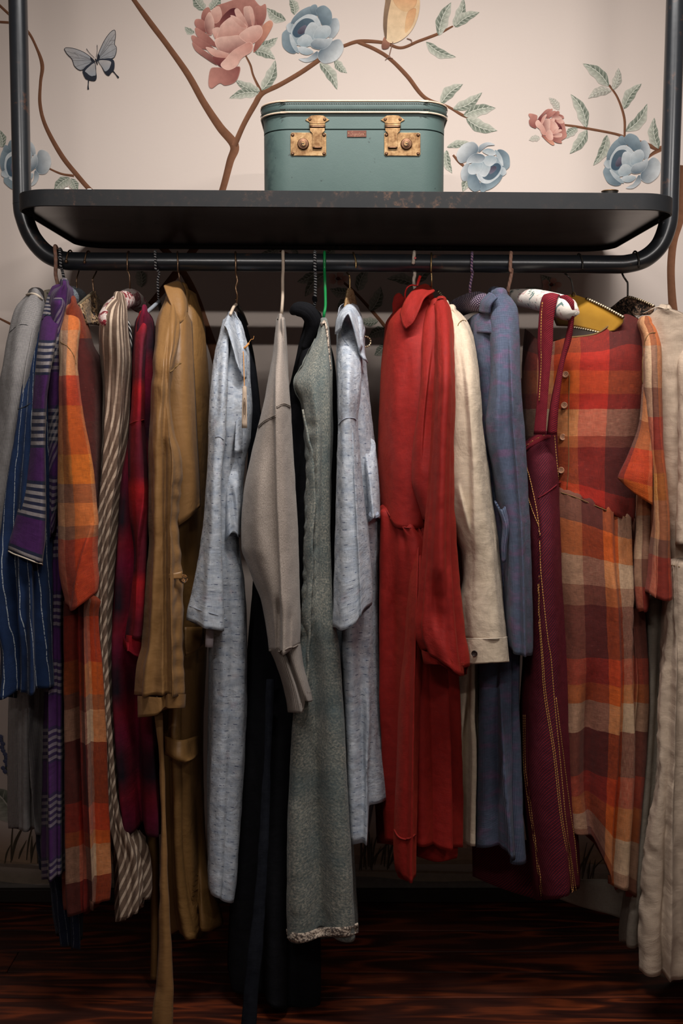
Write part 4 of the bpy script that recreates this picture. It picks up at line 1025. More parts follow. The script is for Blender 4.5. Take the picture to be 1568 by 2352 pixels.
LET = {'S': [[(5, 9), (3, 10.3), (1, 9), (2.5, 6), (4, 3), (2, .6), (-1, .4), (-3, 1.4)]], 'i': [[(0, 4), (.3, .8), (1.4, .6), (2, 1.5)], [(.2, 6), (.5, 6.3)]],
       'g': [[(2.2, 4), (.4, 3.8), (.2, 1.6), (1.5, .6), (2.4, 3.8), (2.0, -2), (.6, -3.4), (-.4, -2), (3, .8)]], 'n': [[(0, 4), (.2, .6), (1, 3.4), (2, 3.8), (2.4, .8), (3.2, 1)]],
       'a': [[(2.4, 3.8), (.6, 3.8), (.1, 1.6), (1.2, .5), (2.4, 3.6), (2.5, .8), (3.3, 1)]], 't': [[(1, 7), (.8, 1.2), (1.5, .5), (2.2, 1.2)], [(-.2, 5), (2.4, 5.2)]],
       'u': [[(0, 4), (.2, 1), (1.2, .6), (2.2, 3.8), (2.4, .8), (3.2, 1)]], 'r': [[(0, 3.6), (.7, 4), (.6, .6), (1.2, 3.4), (2.2, 4)]], 'e': [[(.2, 2), (2, 2.6), (1.6, 4), (.4, 3.6), (.2, 1), (1.4, .4), (2.8, 1.6)]]}
x = 806.0
for ch, adv in zip('Signature', (5.6, 2.4, 3.2, 3.5, 3.5, 2.6, 3.5, 2.6, 3.0)):
    for st in LET[ch]:
        wire('letter', [at(x + p * .92, 311.0 - q * .92, YL - .0016) for p, q in st], .00036, M_['copper_dark'], pl, sides=5, sub=4)
    x += adv * 1.0
wire('letter', [at(815, 312.6, YL - .0016), at(832, 312.2, YL - .0016)], .0004, M_['copper_dark'], pl, sides=5, sub=3)
# carrying handle lying on the lid
wire('handle', [(ccx - .07, ccy, ztp + .004), (ccx - .066, ccy, ztp + .014), (ccx, ccy, ztp + .016), (ccx + .066, ccy, ztp + .014), (ccx + .07, ccy, ztp + .004)], .006, M_['teal_dark'], lid)
reparent_keep(case)

# small things lying on the shelf, only their tops show over the rim
def zrel(p): return Vector((p.x, p.y, PANEL_Z + slope * (p.x - cx_)))
p = at(152, 437, -.10); b = zrel(p)
hgt = at(152, 431.5, -.10).z - b.z
o = loft('paper_card', [np.array([(b.x - .011, -.108, b.z), (b.x + .013, -.104, b.z), (b.x + .013, -.096, b.z), (b.x - .011, -.100, b.z)]), np.array([(b.x - .001, -.103, b.z + hgt), (b.x + .006, -.102, b.z + hgt), (b.x + .006, -.1, b.z + hgt), (b.x - .001, -.101, b.z + hgt)])], M_['white_paper'])
tag(o, 'small folded white paper peeping over the left end of the shelf rim', 'paper')
p = at(203, 437, -.08); b = zrel(p); hgt = at(203, 431.5, -.08).z - b.z
o = loft('white_pebble_dish', [np.array([(b.x + r_ * math.cos(a), -.07 + r_ * .6 * math.sin(a), b.z + h_) for a in np.linspace(0, 6.283, 20, endpoint=False)]) for r_, h_ in ((.008, 0), (.0115, hgt * .5), (.0095, hgt * .9), (.004, hgt))], M_['white_paper'])
o.name = 'white_dish'; tag(o, 'tiny white rounded dish just showing over the shelf rim near the left pole', 'dish')
p = at(1400, 444, .0); b = zrel(p); hgt = at(1400, 439.5, .0).z - b.z
dish = thing('metal_dish', 'small dark dish with a bright rim showing over the right end of the shelf', 'dish', tuple(b))
rr_ = .018
lathe('bowl', [(.010, 0), (.0165, hgt * .6), (rr_, hgt), (rr_ - .002, hgt), (.012, hgt * .5), (.0, hgt * .35)], b, (0, 0, 1), M_['dark_wire'], dish, 24)
wire('rim', [(b.x + rr_ * math.cos(a), b.y + rr_ * math.sin(a), b.z + hgt) for a in np.linspace(0, 6.283, 24, endpoint=False)], .0012, M_['brass'], dish, closed=True, sub=1, label='bright metal rim')
reparent_keep(dish)
# ------------------------------------------------------------------ hangers
def hook_front(px, foot, r, mat, parent, top_px=None, foot_Y=0.0, name='hook', wig=0.0, sides=8):
    """stem rises in front of the rail, bends over it and ends behind. foot = list of photo points below the rail, lowest first"""
    R = RR + r + .0006; c = rail(px if top_px is None else top_px)
    pts = [at(x, y, foot_Y - (R * .6 if i else 0)) for i, (x, y) in enumerate(foot)]
    z = c.z; x = at(px, 600, -R).x
    pts += [Vector((x, -R, z - .018)), Vector((x, -R, z))]
    for a in (45, 90, 135, 180): pts.append(Vector((c.x if a > 60 else (x + c.x) / 2, -R * math.cos(math.radians(a)), z + R * math.sin(math.radians(a)))))
    pts.append(Vector((c.x, R, z - .012)))
    return wire(name, pts, r, mat, parent, sides=sides)
def hook_back(px_tip, px_top, px_stem, foot, r, mat, parent, ball=.0, tip_drop=.004, name='hook', foot_Y=0.0):
    """stem rises behind the rail, bends over it and the tip hangs in front"""
    R = RR + r + .0006; c = rail(px_top)
    pts = [at(x, y, foot_Y) for x, y in foot]
    xs = at(px_stem, 610, R).x; xt = at(px_tip, 592, -R).x
    pts += [Vector((xs, R, c.z - .016)), Vector(((xs + c.x) / 2, R, c.z))]
    for a in (135, 90, 45): pts.append(Vector((c.x + (xt - c.x) * (.25 if a == 90 else .55 if a == 45 else 0), -R * math.cos(math.radians(a)), c.z + R * math.sin(math.radians(a)))))
    pts += [Vector((xt, -R, c.z)), Vector((xt, -R - .001, c.z - tip_drop))]
    return wire(name, pts, r, mat, parent, ball=ball)
def arms(parent, x, y, mat, near=.13, far=.13, drop=26, r=.004, nx=0):
    """the two arms of a hanger inside its garment"""
    c = at(x, y, 0)
    wire('arm', [c, c + Vector((nx * .5, -near * .5, -drop * .0004)), c + Vector((nx, -near, -drop * .001))], r, mat, parent, sub=3)
    wire('arm', [c, c + Vector((0, far * .5, -drop * .0004)), c + Vector((0, far, -drop * .001))], r, mat, parent, sub=3)
def hanger(label, px, py):
    return thing('clothes_hanger', label, 'hanger', tuple(at(px, py, 0)), 'hangers on the rail')
def roll(name, pts, r, mat, parent, label=None, sides=20, sub=6, end=True):
    rr = r if isinstance(r, list) else [r * .5, r * .92, r] + [r] * 4 + [r, r * .92, r * .45] if end else [r] * 4
    return wire(name, pts, rr, mat, parent, sides=sides, sub=sub, label=label)

h = hanger('hanger with an orange and beige fabric wrapped hook at the left end of the rail', 100, 690)
hook_front(128, [(130, 668), (133, 655), (128, 632)], .0042, M_['beige_wrap'], h)
roll('padded_arm', [at(122, 684, .06), at(112, 682, .03), at(98, 690, -.015)], .017, M_['cream_floral'], h, label='arm padded in cream flowered cotton')
reparent_keep(h)
h = hanger('hanger with a black and white striped hook, nearest the left bend of the rail', 150, 665)
hook_front(139, [(152, 668), (147, 640), (143, 622)], .0032, M_['striped_wrap'], h)
roll('padded_arm', [at(182, 690, .09), at(166, 683, .02), at(142, 682, -.09)], .0255, M_['blueyarn'], h, label='arm padded in silvery blue yarn')
reparent_keep(h)
h = hanger('plain wire hanger with a copper ball tip, left of the brocade hanger', 176, 680)
hook_back(152, 164, 181, [(176, 700), (176, 660), (176, 640)], .0019, M_['bronze_wire'], h, ball=.0040)
arms(h, 177, 705, M_['dark_wire']); reparent_keep(h)
h = hanger('hanger with a gold and brown brocade shaped body and steel hook', 213, 672)
hook_back(194, 206, 222, [(215, 676), (213, 650), (213, 640)], .0019, M_['bronze_wire'], h, ball=.0036)
sheet('body', [[(179, 700, -.10), (214, 671, -.005), (218, 673, .01), (240, 706, .11)], [(190, 722, -.11), (206, 712, -.012), (222, 712, .01), (240, 735, .11)], [(197, 744, -.10), (208, 745, -.015), (224, 746, .0), (236, 752, .08)]], M_['brocade'], h, 12, 14, .006)
wire('edging', [at(178, 702, -.104), at(196, 686, -.055), at(214, 671, -.009)], .0032, M_['edging'], h, label='gold braid edging'); reparent_keep(h)
h = hanger('hanger padded in fuzzy red and white yarn under the brown striped dress', 298, 672)
hook_front(292, [(298, 672), (298, 650), (297, 632), (293, 622)], .0018, M_['bronze_wire'], h, top_px=296)
roll('padded_arm', [at(330, 712, .12), at(312, 692, .07), at(296, 684, .0), at(272, 700, -.07), at(250, 726, -.14), at(242, 744, -.175)], .021, M_['yarn'], h, label='fuzzy red and white padded arm'); reparent_keep(h)
h = hanger('grey plastic hanger with a black and white wrapped hook above the red checked shirt', 363, 690)
hook_front(357, [(364, 690), (363, 670), (362, 645), (365, 626)], .0028, M_['striped_wrap'], h)
wire('arm', [at(366, 692, 0), at(350, 706, -.04), at(334, 720, -.09)], .0045, M_['grey_plastic'], h); wire('arm', [at(364, 692, 0), at(370, 715, .08), at(374, 730, .13)], .0045, M_['dark_wire'], h); reparent_keep(h)
h = hanger('bronze wire hanger rising from the collar of the tan coat', 412, 650)
hook_front(408, [(413, 662), (412, 640), (410, 626)], .0018, M_['bronze_wire'], h); arms(h, 412, 672, M_['dark_wire'], near=.03); reparent_keep(h)
h = hanger('bronze hanger with a twisted wire neck in the left pale blue dress', 543, 690)
hook_front(541, [(543, 700), (545, 680), (541, 660), (545, 645), (542, 630)], .0021, M_['bronze_wire'], h)
wire('twist', [at(541, 690, -.004), at(546, 676, .002), at(541, 664, -.006), at(545, 650, -.004), at(542, 638, -.012)], .0018, M_['bronze_wire'], h)
wire('arm', [at(543, 698, 0), at(536, 706, -.02), at(529, 722, -.06)], .0036, M_['cream_plastic'], h); wire('arm', [at(543, 698, .0), at(556, 720, .07), at(566, 745, .12)], .0045, M_['dark_wire'], h); reparent_keep(h)
h = hanger('cream white plastic hanger holding the grey sweatshirt', 647, 712)
hook_front(650, [(646, 728), (647, 712), (649, 680), (649, 640)], .0036, M_['cream_plastic'], h, foot_Y=-.02); arms(h, 647, 745, M_['cream_plastic'], near=.03); reparent_keep(h)
h = hanger('hanger with a black and white wrapped hook, just left of the green one', 723, 700)
hook_front(723, [(721, 706), (723, 690), (724, 660), (724, 630)], .0034, M_['striped_wrap'], h)
roll('knot', [at(725, 694, -.012), at(722, 686, -.014), at(724, 680, -.014)], .0055, M_['black'], h)
arms(h, 722, 722, M_['grey_plastic'], near=.03); reparent_keep(h)
h = hanger('bright green plastic hanger in the grey green dress', 746, 705)
hook_front(745, [(742, 742), (744, 722), (747, 704), (747, 680), (746, 645)], .0032, M_['green_plastic'], h, foot_Y=-.03); arms(h, 742, 752, M_['green_plastic'], near=.02); reparent_keep(h)
h = hanger('gilt hanger with a brass hook in the right pale blue dress', 802, 680)
hook_back(817, 808, 795, [(803, 668), (803, 640), (801, 632)], .0020, M_['brass_wire'], h, ball=.0026, tip_drop=.012)
sheet('body', [[(797, 664, -.008), (802, 662, 0), (808, 665, .012)], [(794, 684, -.03), (802, 684, -.012), (815, 684, .03)], [(790, 712, -.06), (803, 712, -.02), (820, 712, .06)]], M_['gilt'], h, 10, 10, .005); reparent_keep(h)
h = hanger('white wrapped hanger with a red dot and red ribbon in the red dress', 950, 660)
hook_back(949, 952, 954, [(953, 668), (950, 645), (952, 632), (952, 622)], .0038, M_['dot_wrap'], h, tip_drop=.004)
lathe('dot', [(.0, .0009), (.0022, .0006), (.0026, 0)], rail(951) + Vector((0, -RR - .0084, .008)), (0, -1, .1), M_['ribbon'], h, 14, label='red dot on the hook')
sheet('ribbon', [[(962, 632, -.02), (968, 634, -.02)], [(958, 644, -.026), (964, 645, -.026)], [(955, 656, -.03), (960, 657, -.03)]], M_['ribbon'], h, 10, 4, .0006, label='red satin ribbon')
wire('ribbon', [at(955, 656, -.03), at(944, 655, -.034), at(934, 662, -.036), at(930, 676, -.03), at(932, 690, -.02)], .0018, M_['ribbon'], h)
arms(h, 956, 700, M_['cream_plastic'], near=.03); reparent_keep(h)
h = hanger('thin brass hanger between the red dress and the cream shirt', 990, 655)
hook_front(990, [(991, 672), (991, 650), (991, 634), (990, 626)], .0019, M_['brass_wire'], h); arms(h, 994, 700, M_['brass_wire'], near=.02)
wire('chain', [at(1005, 668, .01), at(1014, 678, .0), at(1022, 692, -.02)], .0028, M_['edging'], h); reparent_keep(h)
h = hanger('hanger with a violet beaded hook and dark violet knitted padding', 1082, 690)
hook_front(1083, [(1080, 676), (1079, 660), (1082, 642), (1085, 624)], .0030, M_['bead_wrap'], h)
roll('padded_arm', [at(1040, 714, .12), at(1062, 702, .06), at(1090, 693, .0), at(1122, 696, -.05)], .0225, M_['violet_knit'], h, label='arm padded in dark violet knitting'); reparent_keep(h)
h = hanger('hanger padded in white flowered satin carrying the burgundy apron dress', 1168, 680)
hook_front(1172, [(1166, 676), (1167, 662), (1172, 640), (1175, 620)], .0040, M_['peach_wrap'], h)
roll('padded_arm', [at(1150, 684, .11), at(1180, 684, .03), at(1230, 688, -.06), at(1284, 702, -.155), at(1306, 712, -.19), at(1322, 716, -.205)], [.012, .017, .020, .0215, .023, .024, .0245, .0235, .018, .010], M_['floral_pad'], h, label='white flowered satin arm')
lathe('gathered_end', [(.0, .002), (.004, .0012), (.0065, 0), (.004, -.002)], at(1324, 717, -.208), (.2, -1, -.1), M_['floral_pad'], h, 14); reparent_keep(h)
h = hanger('mustard suede shaped hanger inside the orange plaid dress', 1314, 680)
hook_back(1338, 1326, 1297, [(1317, 678), (1314, 655), (1311, 643), (1302, 632)], .0019, M_['dark_wire'], h, ball=.0030, tip_drop=.012)
sheet('body', [[(1262, 700, .08), (1305, 678, .01), (1345, 686, -.02), (1390, 708, -.05), (1432, 730, -.08)], [(1272, 728, .08), (1310, 712, .0), (1350, 716, -.03), (1390, 732, -.055), (1428, 744, -.078)], [(1280, 748, .07), (1318, 750, .0), (1350, 757, -.03), (1382, 764, -.05), (1410, 760, -.07)]], M_['suede'], h, 14, 18, .006)
wire('edging', [at(1346, 685, -.026), at(1390, 706, -.056), at(1432, 729, -.086)], .0030, M_['edging'], h, label='stitched edge'); wire('edging', [at(1312, 751, -.006), at(1345, 757, -.036), at(1378, 764, -.056)], .0024, M_['edging'], h)
lathe('collar', [(.0045, 0), (.0055, .004), (.003, .008), (.0022, .010)], at(1317, 681, -.004), (0, 0, 1), M_['brass_wire'], h, 12); reparent_keep(h)
h = hanger('dark lace covered hanger at the right end of the rail', 1440, 682)
hook_back(1467, 1455, 1428, [(1441, 684), (1441, 652), (1438, 645), (1431, 634)], .0022, M_['dark_wire'], h, ball=.0030, tip_drop=.014)
sheet('body', [[(1396, 712, .06), (1438, 681, .0), (1470, 690, -.03), (1502, 704, -.06)], [(1410, 722, .06), (1446, 706, .0), (1474, 710, -.03), (1498, 716, -.055)], [(1420, 735, .05), (1450, 726, .0), (1474, 724, -.03), (1492, 722, -.05)]], M_['darklace'], h, 12, 14, .006)
wire('edging', [at(1440, 681, -.006), at(1470, 689, -.036), at(1502, 703, -.066)], .0026, M_['edging'], h); reparent_keep(h)

# ------------------------------------------------------------------ garments
CLOTHES = []
def garment(name, label, cat, px, py, Y=-.05):
    p = at(px, py, Y); g = thing(name, label, cat, (p.x, Y, max(0, p.z))); CLOTHES.append(g); return g
def button(p, px, py, r, mat, parent, holes=4, label=None, face=(0, -1, .1), thread=None, off=.001):
    w, n = on(p, px, py, off)
    n = (n + Vector(face)).normalized()
    b = lathe('button', [(r * .9, -.001), (r, .0004), (r, .0016), (r * .86, .0021), (r * .74, .0015), (0.0, .0012)], w, n, mat, parent, 20, label=label)
    x = n.orthogonal().normalized(); y = n.cross(x)
    for i in range(holes):
        a = math.pi / 4 + i * math.pi / 2
        lathe('thread', [(0.0, .0016), (r * .13, .0014), (r * .14, .0009)], w + (x * math.cos(a) + y * math.sin(a)) * r * .3, n, thread or M_['dark_thread'], b, 6)
    return b

# 1 grey checked shirt dress, far left
g = garment('shirt_dress', 'grey finely checked long dress hanging at the far left end', 'dress', 60, 1905)
tube('body', [(760, 40, 100), (900, 34, 104), (1200, 30, 108), (1580, 29, 108), (1750, 28, 102), (1860, 30, 99), (1905, 32, 98)], M_['houndstooth'], g, yf=-.07, ym=-.01, yb=.08, f=-.2, folds=[(2, .003, .008, .1), (5, .001, .003, .3)], hem=[(-1, -4), (0, 3), (.5, -2), (1, 8)], creases=[([(1560, 64), (1700, 76), (1905, 92)], 10, .02, 'l')], seed=1)
s = tube('sleeve', [(676, 63, 101), (690, 48, 103), (706, 36, 104), (765, 20, 98), (829, 7, 92), (900, -6, 84), (985, -18, 74), (1063, -28, 66), (1138, -38, 56), (1260, -46, 44), (1330, -48, 34)], M_['houndstooth'], g, yf=[(676, -.05), (760, -.12), (880, -.165), (1330, -.17)], ym=[(676, -.01), (760, -.06), (880, -.10), (1330, -.10)], yb=.0, f=.1, folds=[(1.5, .002, .004, .3)], creases=[([(700, 88), (780, 74), (900, 58), (1100, 40)], 12, .012, 'l'), ([(720, 50), (860, 40), (1100, 10)], 16, .008)], seed=2)
seam('shoulder_seam', s, [(22, 764), (36, 752), (52, 745), (64, 748)], M_['dark_thread'], g, r=.0005)
seam('neckband', s, [(62, 678), (72, 675), (84, 678), (96, 688)], M_['cream_thread'], g, r=.003)
reparent_keep(g)

# navy pinstripe dress behind
g = garment('pinstripe_dress', 'dark navy pinstriped long dress, only its hem showing left of centre', 'dress', 155, 2172)
tube('body', [(1000, 96, 190), (1500, 92, 190), (1800, 90, 186), (1950, 92, 186), (2050, 124, 185), (2120, 132, 184), (2172, 140, 182)], M_['navy_stripe'], g, yf=-.05, ym=.02, yb=.10, folds=[(2.5, .003, .010, .2)], hem=[(-1, -30), (-.6, -5), (0, 4), (.6, 6), (1, -20)], seed=3)
sheet('hem_corner', [[(90, 1900, .06), (102, 1900, .05), (112, 1900, .03)], [(88, 1960, .06), (100, 1960, .05), (112, 1960, .03)], [(90, 1995, .06), (102, 2005, .05), (112, 2010, .03)]], M_['navy_stripe'], g)
reparent_keep(g)

# 2 blue pinstripe tunic
g = garment('striped_tunic', 'royal blue tunic with thin white stripes on the left', 'tunic', 60, 1595)
s = tube('body', [(730, 80, 98), (745, 74, 102), (790, 62, 106), (850, 48, 108), (905, 39, 110), (985, 26, 110), (1063, 12, 112), (1140, 0, 113), (1300, -13, 113), (1420, -7, 114), (1500, 7, 114), (1550, 6, 115), (1592, 2, 116)], M_['blue_stripe'], g, yf=[(730, -.08), (850, -.16), (960, -.205), (1592, -.21)], ym=[(730, -.05), (960, -.14), (1592, -.14)], yb=-.02, f=.15, folds=[(3, .001, .010, .05, .3), (6, .001, .004, .4)], hem=[(-1, -2), (-.65, 9), (-.4, -8), (.2, -4), (.6, -8), (1, -16)], creases=[([(1000, 70), (1200, 56), (1590, 44)], 14, .014), ([(1000, 98), (1250, 84), (1590, 80)], 13, .016), ([(1200, 18), (1400, 8), (1590, 14)], 12, .015)], seed=5, shear=-.05)
seam('yoke_seam', s, [(42, 940), (58, 934), (70, 926)], M_['dark_thread'], g, r=.001)
reparent_keep(g)

# 3 purple plaid shirt dress
g = garment('plaid_shirt_dress', 'purple, navy and white plaid shirt dress with a wide sleeve', 'dress', 128, 2019)
b = tube('body', [(655, 138, 158), (664, 122, 166), (680, 112, 168), (720, 106, 164), (760, 104, 156), (900, 98, 152), (1100, 100, 152), (1230, 102, 152), (1308, 107, 152), (1500, 111, 154), (1633, 106, 155), (1800, 104, 156), (1932, 103, 156), (2019, 106, 156)], M_['purple_plaid'], g, yf=-.15, ym=-.06, yb=.06, f=-.1, folds=[(2, .001, .006, .1), (4, .001, .003, .2)], hem=[(-1, 0), (0, -6), (1, -22)], creases=[([(1300, 118), (1600, 122), (2015, 126)], 8, .012, 'r'), ([(1300, 140), (2015, 142)], 8, .010)], seed=7)
s = tube('sleeve', [(669, 116, 158), (680, 110, 158), (700, 104, 152), (729, 99, 143), (760, 94, 134), (792, 90, 126), (858, 83, 113), (938, 76, 104), (1036, 70, 102), (1118, 58, 103), (1179, 41, 104), (1226, 31, 103), (1264, 21, 98), (1276, 20, 97)], M_['purple_sleeve'], g, yf=[(669, -.09), (740, -.18), (850, -.24), (1276, -.25)], ym=[(669, -.05), (740, -.13), (850, -.19), (1276, -.20)], yb=-.13, f=.55, folds=[(1, .001, .003, .1)], hem=[(-1, -12), (0, 6), (1, 20)], seed=8, wr=.0016)
tube('sleeve', [(700, 118, 150), (800, 108, 140), (950, 103, 138), (1080, 102, 136), (1160, 103, 130), (1230, 106, 122)], M_['purple_plaid'], g, yf=-.18, ym=-.14, yb=-.06, hem=[(-1, -14), (.3, 4), (1, -10)], seed=9, folds=[(1, .002, .004, .2)], shear=.5)
seam('shoulder_seam', s, [(97, 735), (104, 726), (114, 722), (126, 730), (133, 742)], M_['dark_thread'], g, r=.001)
seam('cuff_edge', s, [(20, 1266), (34, 1273), (68, 1286), (97, 1298)], M_['cream_thread'], g, r=.0016)
reparent_keep(g)

# 4 rust madras dress
g = garment('madras_dress', 'rust, orange and cream checked long dress, second plaid dress from the left', 'dress', 205, 2100)
b = tube('body', [(696, 162, 178), (712, 150, 192), (742, 146, 203), (792, 140, 216), (830, 138, 234), (900, 138, 240), (1000, 140, 240), (1200, 142, 236), (1400, 146, 232)], M_['madras4'], g, yf=-.16, ym=(-.10, .0), yb=.08, f=-.5, folds=[(2.5, .001, .005, .2)], seed=11)
sk = tube('skirt', [(1380, 147, 232), (1410, 147, 226), (1546, 147, 235), (1666, 148, 240), (1799, 150, 245), (1932, 151, 250), (2031, 153, 252), (2070, 155, 250), (2092, 158, 248)], M_['madras4_skirt'], g, yf=-.185, ym=-.10, yb=.06, f=-.1, folds=[(3.5, .006, .008, .15), (8, .002, .002, .3)], hem=[(-1, -6), (-.75, 10), (0, 2), (.5, -12), (1, -34)], creases=[([(1390, 171), (1600, 172), (2090, 200)], 8, -.014), ([(1390, 198), (1600, 200), (2090, 222)], 7, .014, 'r')], seed=12)
s = tube('sleeve', [(716, 144, 176), (730, 138, 184), (742, 136, 186), (779, 136, 182), (838, 137, 178), (872, 136, 182), (951, 136, 192), (1000, 135, 200), (1063, 135, 211), (1165, 135, 221), (1206, 135, 225), (1274, 136, 222), (1308, 138, 223), (1349, 144, 226), (1372, 150, 224), (1386, 152, 222)], M_['madras4_sleeve'], g, yf=[(716, -.15), (790, -.225), (900, -.27), (1386, -.28)], ym=[(716, -.10), (790, -.17), (900, -.22), (1386, -.225)], yb=-.15, f=-.1, folds=[(1, .001, .003, .2)], hem=[(-1, 0), (-.7, 14), (0, 2), (1, -28)], creases=[([(760, 152), (900, 156), (1200, 160)], 20, .010), ([(1170, 226), (1290, 188), (1400, 158)], 46, .012, 'L'), ([(960, 186), (1180, 206)], 14, -.006)], seed=13)
seam('armhole_seam', s, [(138, 785), (146, 790), (156, 797), (168, 815), (174, 836)], M_['brown_thread'], g, r=.0007)
reparent_keep(g)

# 5 brown striped dress
g = garment('striped_dress', 'brown and cream striped sleeveless dress with a hanging corner', 'dress', 300, 2110)
b = tube('body', [(686, 262, 284), (696, 248, 287), (712, 236, 289), (735, 232, 290), (772, 231, 293), (829, 234, 298), (905, 238, 294), (985, 237, 290), (1063, 234, 284), (1189, 223, 266), (1342, 220, 254), (1444, 222, 250), (1546, 232, 250), (1650, 238, 254), (1710, 243, 260), (1800, 248, 268), (1870, 252, 280), (1922, 262, 306), (1965, 270, 330), (2048, 272, 338), (2080, 274, 334)], M_['brown_stripe'], g, yf=[(686, -.14), (740, -.19), (900, -.15), (1900, -.14), (2080, -.15)], ym=-.07, yb=.05, f=-.2, folds=[(3, .002, .006, .1), (6, .001, .003, .3)], hem=[(-1, 36), (-.2, 26), (.4, 10), (1, -16)], seed=15, shear=[(686, .05), (900, .08), (1050, .4), (2080, .55)])
wire('braid_tie', [at(286, 730, -.06), at(290, 750, -.075), at(292, 800, -.08), at(288, 850, -.08)], .0032, M_['braid'], g, label='twisted black and white cord'); wire('braid_tie', [at(294, 738, -.06), at(300, 765, -.07), at(300, 800, -.075), at(296, 845, -.075)], .0028, M_['braid'], g)
sheet('back_panel', [[(254, 1780, .02), (276, 1800, .03), (300, 1820, .04)], [(256, 1900, .02), (272, 1900, .03), (290, 1900, .04)], [(262, 2022, .02), (272, 2026, .03), (280, 2022, .04)]], M_['brown_stripe'], g)
reparent_keep(g)

# 6 red checked shirt
g = garment('checked_shirt', 'dark red and black blurred check long shirt', 'shirt', 320, 1925)
b = tube('body', [(716, 326, 338), (726, 318, 346), (739, 311, 352), (792, 305, 358), (872, 302, 360), (971, 294, 362), (1036, 281, 362), (1104, 270, 362), (1206, 262, 360), (1308, 258, 358), (1393, 254, 356), (1478, 246, 354), (1580, 248, 354), (1682, 254, 358), (1786, 262, 364), (1860, 271, 368), (1912, 280, 369)], M_['red_check_dark'], g, yf=-.13, ym=-.055, yb=.07, f=-.2, folds=[(2.5, .002, .010, .2), (5, .001, .003, .1)], hem=[(-1, 12), (-.5, 8), (-.1, -4), (.2, 8), (.6, 10), (1, -2)], creases=[([(1450, 300), (1700, 308), (1910, 316)], 14, -.03)], seed=17)
s = tube('sleeve', [(722, 318, 340), (739, 313, 343), (792, 308, 336), (872, 305, 332), (940, 301, 332), (971, 298, 332), (1036, 295, 337), (1104, 296, 342), (1190, 300, 346), (1274, 308, 343), (1376, 302, 338), (1440, 293, 336), (1466, 290, 334)], M_['red_check'], g, yf=[(722, -.11), (800, -.165), (900, -.195), (1466, -.2)], ym=[(722, -.07), (800, -.12), (900, -.145), (1466, -.145)], yb=-.08, f=.1, folds=[(1.5, .001, .004, .2)], creases=[([(980, 330), (1080, 336), (1250, 322), (1440, 312)], 7, .012, 'r')], seed=18, us=.8)
tube('cuff', [(1462, 290, 335), (1490, 286, 335), (1506, 284, 335)], M_['red_check'], g, yf=-.19, ym=-.145, yb=-.09, hem=[(-1, -22), (0, 0), (1, 8)], top=[(-1, -4), (1, 3)], seed=19, step=3, dome=False)
seam('sleeve_seam', s, [(298, 974), (312, 968), (330, 964)], M_['red_thread'], g, r=.0012)
reparent_keep(g)

# 7 tan coat
g = garment('trench_coat', 'tan satin trench coat with a long hanging belt', 'coat', 420, 2155)
b = tube('body', [(662, 404, 432), (690, 386, 452), (740, 372, 466), (815, 366, 473), (905, 362, 478), (1000, 362, 479), (1104, 364, 476), (1300, 366, 470), (1475, 370, 467), (1633, 374, 458), (1733, 377, 456), (1800, 380, 456), (1900, 382, 457), (2000, 384, 466), (2064, 386, 480), (2120, 393, 498), (2140, 402, 500)], M_['tan_shaded'], g, yf=[(660, .0), (740, -.05), (850, -.10), (2140, -.10)], ym=(-.03, .06), yb=.14, f=-.2, folds=[(2, .002, .010, .2), (4, .001, .004, .1)], hem=[(-1, 0), (-.6, 8), (-.1, 16), (.15, 22), (.3, 2), (.7, -2), (1, -16)], creases=[([(1780, 446), (1950, 452), (2150, 458)], 8, -.03, 'l'), ([(1640, 392), (1700, 410), (1745, 430)], 14, .012)], seed=21)
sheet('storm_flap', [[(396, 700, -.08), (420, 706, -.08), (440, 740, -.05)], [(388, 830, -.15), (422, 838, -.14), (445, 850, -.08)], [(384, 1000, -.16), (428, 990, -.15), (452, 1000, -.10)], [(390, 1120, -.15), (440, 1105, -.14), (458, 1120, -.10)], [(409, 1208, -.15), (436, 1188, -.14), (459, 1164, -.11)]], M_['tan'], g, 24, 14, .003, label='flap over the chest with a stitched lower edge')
sheet('storm_flap', [[(436, 700, -.02), (456, 720, .05), (470, 752, .12)], [(438, 850, -.05), (458, 840, .02), (474, 840, .10)], [(442, 1040, -.06), (460, 1030, .01), (479, 1008, .09)]], M_['tan_shaded'], g, 16, 10, .003)
sheet('lapel', [[(428, 664, -.02), (438, 668, .02), (450, 676, .07)], [(430, 740, -.04), (448, 748, .03), (468, 756, .10)], [(440, 800, -.04), (452, 812, .03), (466, 818, .09)], [(446, 818, -.03), (452, 822, .01), (460, 822, .06)]], M_['tan_shaded'], g, 14, 10, .003)
